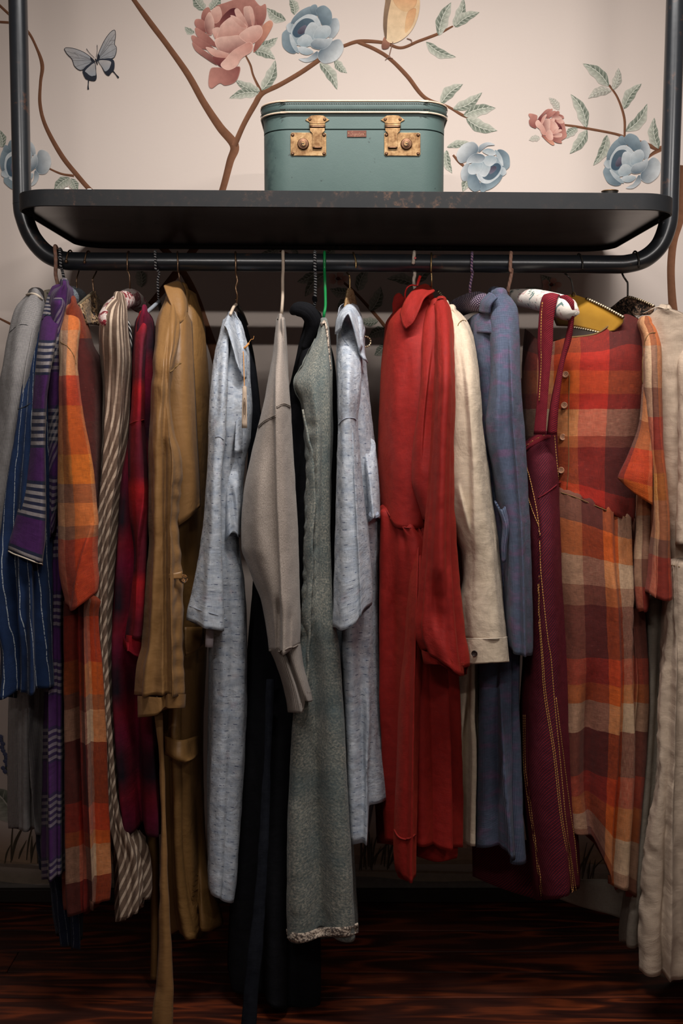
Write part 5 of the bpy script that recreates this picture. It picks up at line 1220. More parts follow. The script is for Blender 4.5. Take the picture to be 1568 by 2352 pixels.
s = tube('sleeve', [(686, 381, 402), (700, 374, 408), (712, 368, 412), (746, 359, 414), (772, 357, 413), (838, 352, 401), (905, 348, 392), (951, 347, 395), (998, 345, 402), (1036, 345, 414), (1070, 346, 419), (1155, 347, 412), (1206, 348, 409), (1240, 349, 413), (1300, 345, 419), (1376, 340, 423), (1478, 336, 423), (1529, 324, 425), (1563, 320, 427), (1596, 317, 427)], M_['tan'], g, yf=[(686, -.07), (760, -.17), (860, -.245), (1596, -.265)], ym=[(686, -.03), (760, -.12), (860, -.20), (1596, -.215)], yb=-.13, f=.1, pucks=[([(1060, 414), (1300, 410), (1590, 412)], 13, .0016, 47), ([(800, 362), (960, 372), (1080, 378)], 16, .0022, 90), ([(1120, 372), (1590, 366)], 14, .0012, 70)], folds=[(1.5, .001, .005, .2), (3, .001, .003, .3)], wr=.0024, wrs=(26, 22, 12), creases=[([(720, 392), (860, 378), (1000, 374), (1300, 376), (1590, 380)], 9, -.012, 'l'), ([(860, 366), (1000, 360), (1250, 356), (1590, 332)], 12, .012), ([(900, 384), (1000, 392), (1060, 398), (1150, 394), (1300, 394), (1596, 398)], 28, .014, 'L')], seed=22)
tube('cuff', [(1592, 316, 427), (1615, 315, 426), (1634, 315, 424)], M_['tan'], g, yf=-.27, ym=-.216, yb=-.13, f=.1, top=[(-1, 6), (.1, 10), (.25, 2), (1, 2)], hem=[(-1, 14), (-.2, 8), (0, 0), (.2, -6), (1, -8)], creases=[([(1590, 374), (1640, 374)], 8, -.012, 'l')], seed=23, step=3, dome=False)
sheet('collar', [[(376, 657, -.05), (392, 650, -.03), (411, 646, -.01), (421, 660, .0)], [(384, 680, -.075), (398, 674, -.06), (416, 672, -.05), (428, 690, -.03)], [(397, 712, -.10), (406, 708, -.09), (420, 706, -.08), (429, 714, -.06)], [(403, 738, -.12), (410, 742, -.11), (417, 740, -.10), (424, 734, -.09)]], M_['tan'], g, 18, 14, .004, label='pointed turned up collar')
seam('shoulder_seam', s, [(390, 854), (398, 848), (408, 838), (415, 834)], M_['brown_thread'], g, r=.0018)
sheet('sleeve_strap', [[(388, 1318, -.268), (402, 1316, -.268), (418, 1312, -.262)], [(388, 1330, -.269), (402, 1330, -.27), (418, 1330, -.263)]], M_['tan'], g, 5, 8, .003)
button(s, 408, 1327, .0095, M_['tortoise'], g, 4, 'round tortoiseshell button', off=.014)
sheet('belt', [[(356, 1636, -.20), (364, 1636, -.205), (372, 1636, -.20)], [(365, 1750, -.205), (371, 1750, -.21), (377, 1750, -.205)], [(370, 1900, -.21), (374, 1900, -.215), (381, 1900, -.21)], [(370, 2020, -.215), (376, 2020, -.222), (384, 2020, -.214)], [(366, 2110, -.22), (378, 2110, -.23), (389, 2110, -.22)], [(362, 2220, -.225), (379, 2220, -.238), (395, 2220, -.225)], [(354, 2300, -.23), (376, 2300, -.242), (397, 2300, -.23)], [(347, 2385, -.23), (372, 2385, -.245), (396, 2385, -.23)]], M_['tan'], g, 60, 8, .003, wr=.003, seed=3)
sheet('belt', [[(338, 1800, .02), (348, 1800, .01), (360, 1800, .02)], [(336, 1932, .02), (350, 1932, .0), (364, 1932, .02)], [(346, 2064, .02), (354, 2064, .01), (364, 2064, .02)], [(347, 2180, .01), (354, 2180, .0), (362, 2180, .01)], [(346, 2250, .01), (353, 2250, .0), (360, 2250, .01)]], M_['tan_shaded'], g, 30, 6, .003)
pf = sheet('pocket_flap', [[(424, 1440, -.12), (445, 1440, -.10), (466, 1440, -.06)], [(424, 1480, -.13), (446, 1480, -.11), (467, 1466, -.07)], [(426, 1506, -.13), (448, 1496, -.11), (466, 1478, -.07)]], M_['tan_shaded'], g, 10, 10, .003)
sheet('knee_tuck', [[(378, 1690, -.11), (415, 1700, -.13), (456, 1690, -.06)], [(378, 1728, -.125), (415, 1740, -.145), (456, 1722, -.065)], [(379, 1735, -.118), (430, 1749, -.135), (455, 1733, -.06)]], M_['tan_shaded'], g, 10, 12, .003, wr=.004, seed=5)
reparent_keep(g)

# 8 left pale blue dress
g = garment('linen_dress', 'pale blue flecked long dress with a paper tag, left of the grey sweatshirt', 'dress', 510, 2065)
b = tube('body', [(724, 522, 542), (740, 514, 552), (770, 508, 562), (815, 500, 572), (872, 494, 574), (940, 490, 578), (1000, 488, 576), (1070, 484, 562), (1206, 480, 553), (1240, 480, 548), (1342, 479, 562), (1444, 479, 568), (1614, 478, 567), (1766, 477, 560), (1898, 477, 551), (1998, 477, 543), (2050, 479, 536), (2060, 481, 534)], M_['pale_blue'], g, yf=[(724, -.02), (770, -.065), (850, -.115), (980, -.15), (2060, -.155)], ym=([(724, 0.), (900, -.06), (2060, -.06)], -.03), yb=.06, f=-.1, folds=[(2, .001, .006, .35), (4, .001, .002, .1)], wr=.0022, hem=[(-1, -16), (-.3, 0), (.6, 13), (1, 8)], creases=[([(960, 548), (1070, 540), (1200, 536)], 7, -.014), ([(760, 520), (900, 516), (1100, 530)], 14, .008)], seed=25)
s = tube('sleeve', [(740, 510, 534), (770, 503, 530), (805, 494, 527), (872, 486, 524), (938, 480, 522), (1000, 478, 520), (1036, 477, 516), (1070, 475, 511), (1138, 470, 510), (1223, 464, 511), (1308, 451, 514), (1376, 438, 517), (1420, 428, 519), (1434, 427, 519)], M_['pale_blue'], g, yf=[(740, -.06), (805, -.14), (920, -.215), (1434, -.24)], ym=[(740, -.03), (805, -.09), (920, -.165), (1434, -.19)], yb=[(740, .0), (920, -.09), (1434, -.11)], f=.2, folds=[(1.2, .001, .004, .25)], wr=.002, hem=[(-1, -10), (-.1, 6), (1, 16)], creases=[([(1000, 497), (1150, 492), (1430, 470)], 12, .008), ([(780, 508), (900, 498), (1000, 496)], 9, -.008)], seed=26)
tube('sleeve', [(1060, 512, 548), (1120, 512, 552), (1170, 514, 553), (1226, 516, 550)], M_['pale_blue'], g, yf=[(1060, -.12), (1130, -.158), (1226, -.168)], ym=-.12, yb=-.04, hem=[(-1, 18), (0, -2), (1, 8)], creases=[([(1100, 528), (1230, 540)], 8, -.01)], seed=27, step=5)
seam('shoulder_seam', s, [(495, 1004), (504, 1003), (512, 1010), (519, 1022)], M_['blue_thread'], g, r=.0012)
seam('hem_stitching', s, [(436, 1392), (462, 1402), (490, 1410), (517, 1420)], M_['blue_thread'], g, r=.0008)
c = sheet('collar', [[(524, 724, -.045), (529, 719, -.04), (536, 728, -.02), (544, 748, -.01)], [(514, 748, -.09), (524, 740, -.085), (540, 760, -.06), (553, 780, -.04)], [(520, 752, -.115), (532, 768, -.12), (546, 800, -.10), (563, 806, -.06)], [(532, 786, -.135), (544, 826, -.14), (552, 846, -.12), (564, 836, -.08)], [(541, 828, -.145), (551, 852, -.147), (558, 868, -.13), (564, 868, -.10)]], M_['pale_blue'], g, 26, 18, .0035, label='pointed shirt collar')
fb = sheet('front_facing', [[(545, 715, .03), (553, 722, .05), (562, 736, .07)], [(556, 790, .02), (570, 800, .05), (582, 815, .08)], [(566, 900, .0), (582, 910, .04), (596, 930, .08)], [(572, 1010, .0), (586, 1010, .04), (599, 1010, .07)], [(556, 1250, .02), (570, 1250, .05), (590, 1250, .07)]], M_['navy'], g, 26, 12, .003, label='inside of the far front, shade painted in')  # pale blue dress inside; its shade is put in by navy colour
sheet('pocket', [[(542, 966, -.146), (550, 958, -.142), (560, 952, -.125)], [(540, 1000, -.150), (549, 996, -.146), (562, 996, -.12)], [(538, 1040, -.152), (548, 1040, -.147), (556, 1040, -.12)]], M_['pale_blue'], g, 10, 8, .003)
tg = sheet('paper_tag', [[(557, 888, -.155), (562, 886, -.156), (566, 889, -.155)], [(555.5, 940, -.163), (561, 940, -.164), (567, 940, -.163)], [(555, 983, -.165), (561, 983.5, -.166), (567.5, 983, -.165)]], M_['kraft'], g, 8, 5, .0012, label='narrow brown card swing tag with an oval print')
wire('printed_oval', [at(561.3 + 2.6 * math.cos(a), 940 + 26 * math.sin(a), -.1655) for a in np.linspace(0, 6.28, 16, endpoint=False)], .0005, M_['kraft_ink'], g, closed=True, sub=2, sides=4)
wire('printed_oval', [at(561.3 + 1.2 * math.cos(a), 938 + 15 * math.sin(a), -.1655) for a in np.linspace(0, 6.28, 12, endpoint=False)], .0005, M_['kraft_ink'], g, closed=True, sub=2, sides=4)
wire('raffia_tie', [at(561, 889, -.156), at(560, 850, -.13), at(559, 815, -.09), at(557, 800, -.07)], .0011, M_['raffia'], g, sides=5); wire('raffia_tie', [at(557, 802, -.07), at(564, 797, -.075), at(571, 789, -.07)], .0026, M_['raffia'], g, sides=6)
wire('raffia_tie', [at(570, 790, -.07), at(576, 780, -.065), at(581, 779, -.06), at(583, 772, -.06)], .0006, M_['raffia'], g, sides=5)
sheet('care_label', [[(473, 1440, -.19), (482, 1442, -.192), (491, 1444, -.19)], [(472, 1465, -.195), (481, 1466, -.197), (490, 1466, -.195)], [(471, 1486, -.195), (480, 1487, -.197), (489, 1487, -.195)]], M_['mauve_tape'], g, 6, 4, .0008, label='pale tape label hanging from the sleeve')
reparent_keep(g)

# 9 grey sweatshirt
g = garment('sweatshirt', 'grey marl sweatshirt with a puffed sleeve and ribbed cuff', 'sweatshirt', 675, 1640, -.2)
s = tube('sleeve', [(726, 639, 650), (732, 636, 653), (756, 632, 655), (805, 628, 657), (855, 619, 661), (921, 606, 666), (978, 593, 669), (1043, 577, 672), (1131, 560, 678), (1206, 554, 683), (1257, 555, 685), (1291, 566, 686), (1335, 583, 687), (1376, 600, 688), (1434, 612, 689), (1470, 617, 688), (1488, 619, 687)], M_['marl'], g, yf=[(726, -.08), (800, -.17), (950, -.235), (1488, -.255)], ym=[(726, -.02), (800, -.10), (950, -.17), (1488, -.19)], yb=[(726, .02), (950, -.09), (1488, -.12)], f=.0, folds=[(1.5, .001, .004, .3)], hem=[(-1, 8), (-.2, 10), (.3, 4), (1, -8)], hw=.12, creases=[([(780, 636), (934, 635), (1104, 637), (1274, 644), (1376, 648), (1484, 652)], 44, .020, 'L'), ([(900, 650), (1100, 660), (1400, 668)], 14, .008), ([(1360, 640), (1430, 642), (1490, 640)], 8, -.012), ([(1380, 668), (1490, 664)], 8, -.009), ([(1000, 610), (1200, 590), (1350, 612)], 22, .010)], wr=.0015, seed=29)
tube('cuff', [(1486, 620, 688), (1500, 626, 691), (1529, 636, 696), (1573, 650, 709), (1607, 659, 716), (1622, 662, 718)], M_['rib'], g, yf=-.25, ym=-.195, yb=-.14, f=-.1, top=[(-1, 8), (1, -8)], hem=[(-1, 14), (.25, 16), (.36, -8), (1, -12)], creases=[([(1490, 650), (1560, 674), (1640, 702)], 7, -.012, 'l')], seed=30, step=4, dome=False)
tube('body', [(735, 642, 655), (790, 640, 660), (930, 638, 664), (1200, 632, 664), (1480, 630, 660)], M_['marl'], g, yf=-.14, ym=-.05, yb=.08, seed=31, nf=24, nb=10, step=20)
for dy in (0, 3.2):
    seam('flat_seam', s, [(593 + dy * .3, 980 + dy), (606, 968 + dy), (620, 960 + dy), (633, 954 + dy)], M_['grey_thread'], g, r=.0013)
    seam('flat_seam', s, [(635, 934 + dy), (643, 929 + dy), (652, 927 + dy), (660, 930 + dy), (666, 933 + dy)], M_['grey_thread'], g, r=.0013)
seam('cuff_seam', s, [(619, 1494), (634, 1496), (648, 1495), (662, 1488), (674, 1486), (686, 1480)], M_['grey_thread'], g, r=.002)
seam('collar_ribbing', s, [(638, 734), (643, 729), (649, 730), (652, 736)], M_['rib'], g, r=.002)
reparent_keep(g)

# 10 black dress
g = garment('black_dress', 'long black dress with a thick rolled collar beside the green hanger', 'dress', 640, 2322)
b = tube('body', [(735, 702, 734), (756, 699, 744), (789, 690, 754), (832, 681, 764), (880, 670, 768), (1000, 640, 772), (1200, 600, 772), (1400, 578, 770), (1600, 560, 745), (1800, 546, 730), (2000, 536, 722), (2100, 530, 721), (2200, 528, 721), (2260, 530, 720), (2300, 536, 718)], M_['black'], g, yf=[(735, -.06), (1000, -.08), (1800, -.10), (2300, -.12)], ym=.03, yb=.12, folds=[(3, .003, .022, .2, .2), (6, .001, .006, .1)], hem=[(-1, -70), (-.75, -20), (-.5, -14), (-.3, -8), (.1, 4), (.5, 24), (.8, 18), (1, -10)], hw=.2, creases=[([(1560, 626), (1800, 612), (2200, 590)], 16, .04)], seed=33)
roll('rolled_collar', [at(671, 716, -.06), at(684, 710, -.075), at(706, 716, -.08), at(718, 740, -.07), at(712, 770, -.06), at(700, 800, -.05)], [.008, .016, .019, .018, .013, .008], M_['black'], g)
sheet('collar', [[(700, 702, -.04), (715, 704, -.03), (735, 720, .0)], [(706, 745, -.05), (722, 750, -.04), (746, 760, .0)], [(690, 800, -.05), (715, 820, -.04), (752, 840, .0)]], M_['black'], g, 14, 10, .004)
sheet('sash', [[(612, 1560, -.14), (622, 1560, -.145), (630, 1560, -.14)], [(606, 1750, -.15), (614, 1750, -.155), (621, 1750, -.15)], [(594, 1950, -.16), (606, 1950, -.165), (614, 1950, -.16)], [(578, 2120, -.165), (594, 2120, -.172), (606, 2120, -.165)], [(562, 2260, -.17), (578, 2260, -.178), (594, 2260, -.17)], [(552, 2380, -.17), (568, 2380, -.178), (586, 2380, -.17)]], M_['navy'], g, 50, 10, .004, wr=.003, seed=8, label='long navy sash falling to the floor')
reparent_keep(g)

# 11 grey green dress
g = garment('lace_trimmed_dress', 'grey green flecked sleeveless dress with cream lace along the hem', 'dress', 740, 2160)
b = tube('body', [(736, 735, 751), (742, 731, 753), (766, 728, 757), (805, 709, 760), (845, 690, 763), (866, 678, 764), (878, 673, 764), (892, 676, 764), (910, 686, 764), (934, 693, 764), (998, 698, 765), (1104, 700, 762), (1206, 697, 761), (1308, 694, 763), (1410, 688, 769), (1478, 684, 782), (1580, 676, 791), (1650, 667, 797), (1799, 660, 807), (1932, 655, 815), (2050, 654, 822), (2131, 655, 826), (2144, 657, 826)], M_['sage'], g, yf=[(736, -.08), (900, -.15), (1400, -.165), (2144, -.19)], ym=[(736, -.03), (900, -.08), (2144, -.08)], yb=.05, f=.1, folds=[(2, .001, .010, .42, .1), (4, .001, .004, .2)], wr=.002, hem=[(-1, -6), (-.7, 12), (-.35, 16), (-.1, 6), (.2, 6), (.6, 8), (1, -12)], hw=.12, creases=[([(1400, 722), (1700, 722), (2140, 734)], 18, -.022), ([(800, 726), (900, 724), (1000, 730), (1300, 730)], 12, .009), ([(1300, 745), (1800, 764), (2140, 780)], 22, .012), ([(1500, 690), (1800, 684), (2140, 690)], 16, .012)], seed=35, pucks=[([(950, 712), (1200, 712), (1480, 700)], 16, .0022, 40), ([(2060, 700), (2100, 740), (2140, 780)], 40, .002, 30)])
def strip(name, p, L, Rr, mat, parent, off=.002, th=.003, n=26, label=None, m=5, wr=0.0):
    """band laid on a garment between two photo polylines"""
    A = catmull(np.array(L, float), n); B = catmull(np.array(Rr, float), n); out = []
    for i in range(n):
        row = []
        for t_ in (0, .5, 1):
            q = A[i] * (1 - t_) + B[i] * t_; w, _ = on(p, q[0], q[1], off); row.append((q[0], q[1], w.y - off))
        out.append(row)
    K = np.array(out)
    for _ in range(3): K[1:-1, :, 2] = (K[:-2, :, 2] + K[1:-1, :, 2] + K[2:, :, 2]) / 3
    return sheet(name, K, mat, parent, n, m, th, label=label, wr=wr)
hemL = [(659, 2134), (668, 2140), (690, 2144), (712, 2140), (735, 2131), (765, 2130), (800, 2129), (822, 2121)]
strip('lace_hem', b, hemL, [(656 + (x - 655) * .995, y + 21) for x, y in hemL], M_['lace'], g, .004, .004, 40, 'cream lace band along the hem')
strip('lace_neck', b, [(736, 742), (742, 736), (749, 740), (754, 762), (757, 800), (763, 850)], [(738, 750), (743, 743), (747, 748), (750, 768), (754, 802), (759, 850)], M_['lace'], g, .002, .003, 24, 'cream lace edging of the neckline')
strip('placket', b, [(696, 940), (704, 1040), (702, 1140), (699, 1220), (697, 1320), (694, 1390), (688, 1470), (676, 1580)], [(698, 940), (716, 1040), (722, 1140), (721, 1220), (718, 1320), (714, 1390), (710, 1470), (703, 1580)], M_['sage'], g, .004, .004, 60, 'puckered side strip', 9, .005)
seam('armhole', b, [(729, 770), (709, 808), (690, 846), (676, 872), (679, 900), (692, 925), (697, 960)], M_['sage'], g, r=.002)
reparent_keep(g)

# 12 right pale blue shirt dress
g = garment('shirt_dress', 'pale blue flecked shirt dress with a rounded collar, right of the grey green dress', 'dress', 845, 1930)
b = tube('body', [(712, 778, 826), (740, 774, 836), (800, 774, 840), (838, 774, 842), (905, 776, 848), (998, 778, 857), (1087, 778, 867), (1160, 776, 872), (1240, 774, 873), (1342, 772, 866), (1478, 774, 866), (1580, 778, 869), (1699, 784, 875), (1760, 788, 884), (1810, 790, 892), (1832, 792, 894)], M_['pale_blue'], g, yf=[(712, -.02), (760, -.065), (850, -.105), (1000, -.135), (1832, -.135)], ym=(-.05, .02), yb=.09, f=-.2, folds=[(2, .001, .007, .3), (4, .001, .003, .1)], wr=.0024, hem=[(-1, 96), (.0, 100), (.06, 98), (.14, 24), (.5, 14), (.9, 2), (1, -4)], hw=.10, creases=[([(1500, 846), (1700, 848), (1930, 838)], 8, .02, 'r'), ([(1240, 800), (1600, 806), (1920, 812)], 18, .012)], seed=37)
s = tube('sleeve', [(738, 772, 806), (752, 769, 816), (772, 772, 822), (838, 774, 830), (905, 774, 828), (961, 775, 822), (1036, 773, 825), (1104, 772, 831), (1172, 770, 838), (1274, 767, 847), (1340, 765, 851), (1400, 763, 853), (1422, 762, 852)], M_['pale_blue'], g, yf=[(738, -.06), (800, -.12), (920, -.21), (1422, -.25)], ym=[(738, -.03), (800, -.08), (920, -.16), (1422, -.19)], yb=-.11, f=-.1, folds=[(1.5, .001, .004, .3)], wr=.002, hem=[(-1, 18), (-.6, 26), (.2, 10), (.6, -14), (1, -34)], creases=[([(780, 802), (900, 800), (1000, 800)], 10, .010), ([(930, 812), (1150, 818), (1425, 832)], 30, .010, 'L')], seed=38)
tube('sleeve', [(1020, 826, 862), (1100, 838, 868), (1160, 842, 872), (1190, 844, 873)], M_['pale_blue'], g, yf=[(1020, -.09), (1090, -.14), (1190, -.16)], ym=-.085, yb=-.03, hem=[(-1, 10), (.2, -4), (1, 0)], seed=39, step=5, creases=[([(1030, 836), (1190, 856)], 8, .008)])
lathe('rolled_cuff', [(.0, 0), (.008, .001), (.012, .006), (.010, .011), (0, .012)], at(858, 1188, -.15), (.1, -.5, 1), M_['pale_blue'], g, 16)
seam('shoulder_seam', s, [(778, 976), (786, 966), (797, 960), (812, 961), (817, 966)], M_['blue_thread'], g, r=.0012)
seam('yoke_seam', s, [(784, 764), (786, 774), (792, 784), (800, 794)], M_['blue_thread'], g, r=.001)
c = sheet('collar', [[(770, 768, -.10), (775, 730, -.085), (800, 700, -.045), (822, 718, -.05), (838, 758, -.06)], [(774, 764, -.12), (782, 726, -.11), (802, 706, -.08), (818, 722, -.085), (835, 775, -.09)], [(781, 756, -.135), (788, 728, -.135), (802, 716, -.115), (812, 736, -.12), (830, 800, -.115)], [(783, 748, -.14), (790, 730, -.145), (800, 722, -.135), (810, 745, -.14), (826, 808, -.13)]], M_['pale_blue'], g, 18, 26, .0035, label='soft folded collar')
sheet('collar_point', [[(818, 728, -.09), (826, 728, -.085), (833, 745, -.07)], [(822, 775, -.115), (830, 772, -.105), (836, 790, -.08)], [(824, 808, -.12), (833, 806, -.11), (838, 820, -.09)], [(836, 826, -.12), (840, 828, -.11), (844, 834, -.09)]], M_['pale_blue'], g, 16, 8, .0035)
wire('chain_loop', [at(838 + 13 * math.sin(a), 785 - 12 * math.cos(a), -.02 + .01 * math.sin(a)) for a in np.linspace(-.2, 3.6, 12)], .0018, M_['edging'], g, label='small black and gold chain loop')
reparent_keep(g)

# 13 red linen dress
g = garment('red_dress', 'long red linen dress with a gathered waist and full sleeve', 'dress', 960, 2020)
b = tube('bodice', [(684, 950, 996), (700, 918, 1018), (716, 902, 1024), (744, 885, 1030), (800, 879, 1035), (872, 873, 1035), (974, 869, 1030), (1087, 867, 1020), (1170, 867, 1010), (1200, 868, 1000)], M_['red'], g, yf=[(684, -.02), (730, -.075), (800, -.115), (950, -.16), (1200, -.165)], ym=([(684, .0), (760, .06), (1200, .06)], [(684, .0), (760, -.05), (1200, -.08)]), yb=.12, f=.35, folds=[(2, .001, .003, .2)], hem=[(-1, -44), (-.72, -20), (-.35, 10), (0, 14), (1, 12)], hw=.2, creases=[([(760, 940), (900, 930), (1100, 925)], 20, -.008)], seed=41)
sk = tube('skirt', [(1196, 867, 1000), (1240, 862, 1030), (1410, 860, 1040), (1580, 864, 1046), (1728, 872, 1050), (1860, 876, 1053), (1945, 880, 1053)], M_['red'], g, yf=[(1196, -.164), (1260, -.172), (1945, -.16)], ym=(.06, -.06), yb=.13, f=.3, folds=[(4, .005, .010, .2, .1), (8, .002, .003, .4)], top=[(-1, -44), (-.72, -20), (-.35, 10), (0, 14), (1, 12)], tw=.3, hem=[(-1, -8), (0, -6), (.3, -2), (.6, 6), (1, 0)], gather=(26, .0045, 15), creases=[([(1260, 912), (1500, 900), (1930, 896)], 14, -.02)], seed=42)
seam('waist_seam', sk, [(870, 1154), (884, 1168), (900, 1190), (916, 1207), (936, 1212), (957, 1213)], M_['red_thread'], g, r=.0016)
sheet('under_hem', [[(956, 1930, -.10), (1000, 1936, -.12), (1050, 1932, -.09)], [(956, 1960, -.10), (1000, 1968, -.12), (1050, 1960, -.09)], [(958, 1966, -.095), (1005, 1979, -.115), (1048, 1970, -.085)]], M_['red'], g, 8, 14, .003)
st = tube('side_fold', [(1216, 950, 968), (1308, 941, 972), (1410, 933, 970), (1512, 926, 968), (1600, 918, 963), (1760, 911, 958), (1904, 906, 954), (1925, 905, 953), (2000, 909, 952), (2012, 914, 951)], M_['red'], g, yf=[(1216, -.13), (1300, -.19), (1400, -.22), (2012, -.225)], ym=[(1216, -.09), (1300, -.14), (2012, -.17)], yb=-.09, f=.3, folds=[(1, .001, .004, .2)], hem=[(-1, -10), (-.3, 8), (.4, 10), (1, 0)], hw=.08, creases=[([(1230, 960), (1500, 952), (2000, 944)], 7, .012, 'r')], seed=43)
seam('fold_crease', st, [(906, 1906), (914, 1920), (926, 1927), (940, 1926), (953, 1918)], M_['red'], g, r=.0022)
sh = tube('shoulder', [(700, 985, 1030), (712, 978, 1036), (740, 972, 1040), (800, 968, 1041), (870, 966, 1041), (960, 956, 1040), (1010, 950, 1039), (1053, 946, 1038), (1104, 945, 1038), (1128, 950, 1036), (1160, 962, 1034), (1185, 970, 1030)], M_['red'], g, yf=[(700, -.07), (780, -.14), (900, -.215), (1185, -.235)], ym=[(700, -.04), (780, -.10), (900, -.165), (1185, -.17)], yb=[(700, .0), (900, -.08), (1185, -.08)], f=-.2, hem=[(-1, 8), (-.5, 14), (1, 0)], hw=.1, creases=[([(760, 1000), (900, 984), (1100, 968)], 14, -.012, 'l')], seed=44)
s = tube('sleeve', [(690, 1002, 1026), (700, 998, 1032), (720, 998, 1036), (760, 1000, 1041), (840, 1000, 1042), (920, 996, 1042), (1000, 990, 1040), (1070, 986, 1039), (1138, 982, 1039), (1206, 977, 1041), (1308, 970, 1046), (1393, 961, 1054), (1440, 956, 1059), (1471, 957, 1064), (1500, 964, 1070), (1520, 972, 1072)], M_['red'], g, yf=[(690, -.08), (740, -.16), (800, -.23), (900, -.285), (1520, -.295)], ym=[(690, -.05), (740, -.11), (800, -.16), (900, -.22), (1520, -.235)], yb=[(690, -.04), (900, -.15), (1520, -.16)], f=.15, folds=[(1.5, .001, .006, .3), (4, .0, .004, .1)], wr=.0026, wrs=(24, 22, 14), hem=[(-1, -24), (-.6, -14), (0, 4), (.5, 22), (.8, 32), (1, 10)], hw=.14, creases=[([(710, 1008), (900, 1006), (1200, 998), (1450, 986)], 44, .016, 'L'), ([(1300, 1000), (1500, 1010)], 12, -.012), ([(1250, 1024), (1520, 1046)], 14, .010)], seed=45)
tube('sleeve_band', [(1514, 968, 1068), (1526, 976, 1067), (1532, 980, 1066)], M_['red'], g, yf=-.285, ym=-.235, yb=-.17, top=[(-1, -22), (0, 0), (.6, 16), (1, 14)], hem=[(-1, -24), (0, 2), (.6, 18), (1, 20)], seed=46, step=2, dome=False)
seam('armhole_seam', s, [(994, 706), (1000, 694), (1010, 686), (1018, 686)], M_['red_thread'], g, r=.001)
c = sheet('collar', [[(919, 722, -.07), (930, 692, -.06), (950, 666, -.035), (975, 653, -.01), (992, 662, .01)], [(922, 735, -.09), (936, 708, -.09), (955, 684, -.075), (972, 672, -.06), (992, 664, -.02)], [(926, 748, -.10), (944, 730, -.11), (960, 702, -.105), (974, 680, -.09), (996, 666, -.045)], [(932, 756, -.105), (950, 740, -.115), (962, 712, -.115), (974, 686, -.10), (998, 669, -.055)]], M_['red'], g, 18, 24, .0035, label='folded round collar')
sheet('collar', [[(901, 700, .02), (906, 680, .03), (918, 674, .03), (930, 688, .02)], [(903, 728, .0), (910, 712, .01), (920, 702, .01), (934, 704, .0)], [(912, 752, -.03), (918, 744, -.02), (926, 738, -.02), (938, 732, -.03)]], M_['red'], g, 14, 12, .0035)
reparent_keep(g)

# 14 cream linen shirt
g = garment('linen_shirt', 'cream linen long shirt with a buttoned cuff between red and violet garments', 'shirt', 1075, 1945)
s = tube('sleeve', [(700, 1012, 1032), (712, 1010, 1046), (736, 1006, 1071), (770, 1010, 1086), (808, 1014, 1095), (897, 1016, 1104), (974, 1016, 1109), (1070, 1016, 1122), (1155, 1022, 1132), (1200, 1034, 1138), (1240, 1052, 1143), (1280, 1064, 1147), (1325, 1066, 1151), (1393, 1058, 1157), (1440, 1062, 1162), (1470, 1066, 1165)], M_['cream'], g, yf=[(700, -.06), (800, -.16), (900, -.205), (1470, -.235)], ym=[(700, .0), (800, -.08), (900, -.14), (1470, -.175)], yb=-.08, f=.3, folds=[(1.5, .001, .004, .2)], wr=.0024, creases=[([(770, 1056), (900, 1072), (1100, 1084), (1280, 1086), (1420, 1084)], 34, .013, 'L'), ([(1100, 1050), (1240, 1082)], 10, .010, 'r'), ([(1330, 1056), (1460, 1068)], 8, -.01)], seed=48)
cf = tube('cuff', [(1467, 1067, 1165), (1490, 1068, 1167), (1524, 1070, 1170)], M_['cream'], g, yf=-.238, ym=-.178, yb=-.10, f=.3, top=[(-1, 2), (1, -2)], hem=[(-1, 2), (1, -4)], seed=49, step=3, dome=False)
b = tube('body', [(712, 1024, 1046), (760, 1020, 1080), (900, 1020, 1090), (1200, 1040, 1094), (1530, 1050, 1094), (1632, 1050, 1092), (1728, 1050, 1097), (1850, 1050, 1094), (1942, 1051, 1091)], M_['cream'], g, yf=-.08, ym=(.02, -.02), yb=.10, f=.4, folds=[(2.5, .002, .009, .4)], hem=[(-1, 2), (0, 4), (1, -4)], creases=[([(1540, 1072), (1720, 1066), (1940, 1060)], 8, -.03, 'l')], seed=50)
seam('shoulder_seam', s, [(1050, 752), (1054, 742), (1062, 736), (1070, 738)], M_['brown_thread'], g, r=.0009)
seam('cuff_seam', s, [(1068, 1468), (1090, 1467), (1120, 1467), (1150, 1466), (1164, 1464)], M_['cream_thread'], g, r=.0016)
button(cf, 1091, 1500, .0066, M_['dark_button'], g, 2, 'dark round cuff button', off=.003)
reparent_keep(g)

# 15 violet checked shirt
g = garment('checked_shirt_dress', 'violet and blue finely checked shirt dress right of the cream linen shirt', 'dress', 1150, 1985)
b = tube('body', [(674, 1122, 1150), (690, 1112, 1172), (716, 1104, 1182), (736, 1086, 1186), (770, 1082, 1188), (900, 1090, 1190), (1100, 1100, 1194), (1300, 1098, 1196), (1500, 1096, 1190), (1616, 1096, 1188), (1760, 1094, 1192), (1888, 1091, 1196), (1950, 1089, 1202)], M_['violet'], g, yf=[(674, -.06), (740, -.09), (850, -.12), (1950, -.12)], ym=(.04, -.03), yb=.12, f=.3, folds=[(3, .002, .011, .3, .1), (6, .001, .003, .2)], hem=[(-1, -5), (0, -2), (.4, 4), (.66, 28), (.8, 32), (1, 18)], hw=.12, creases=[([(1520, 1140), (1700, 1148), (1960, 1166)], 9, .025, 'l'), ([(1520, 1174), (1960, 1190)], 8, .012)], seed=52)
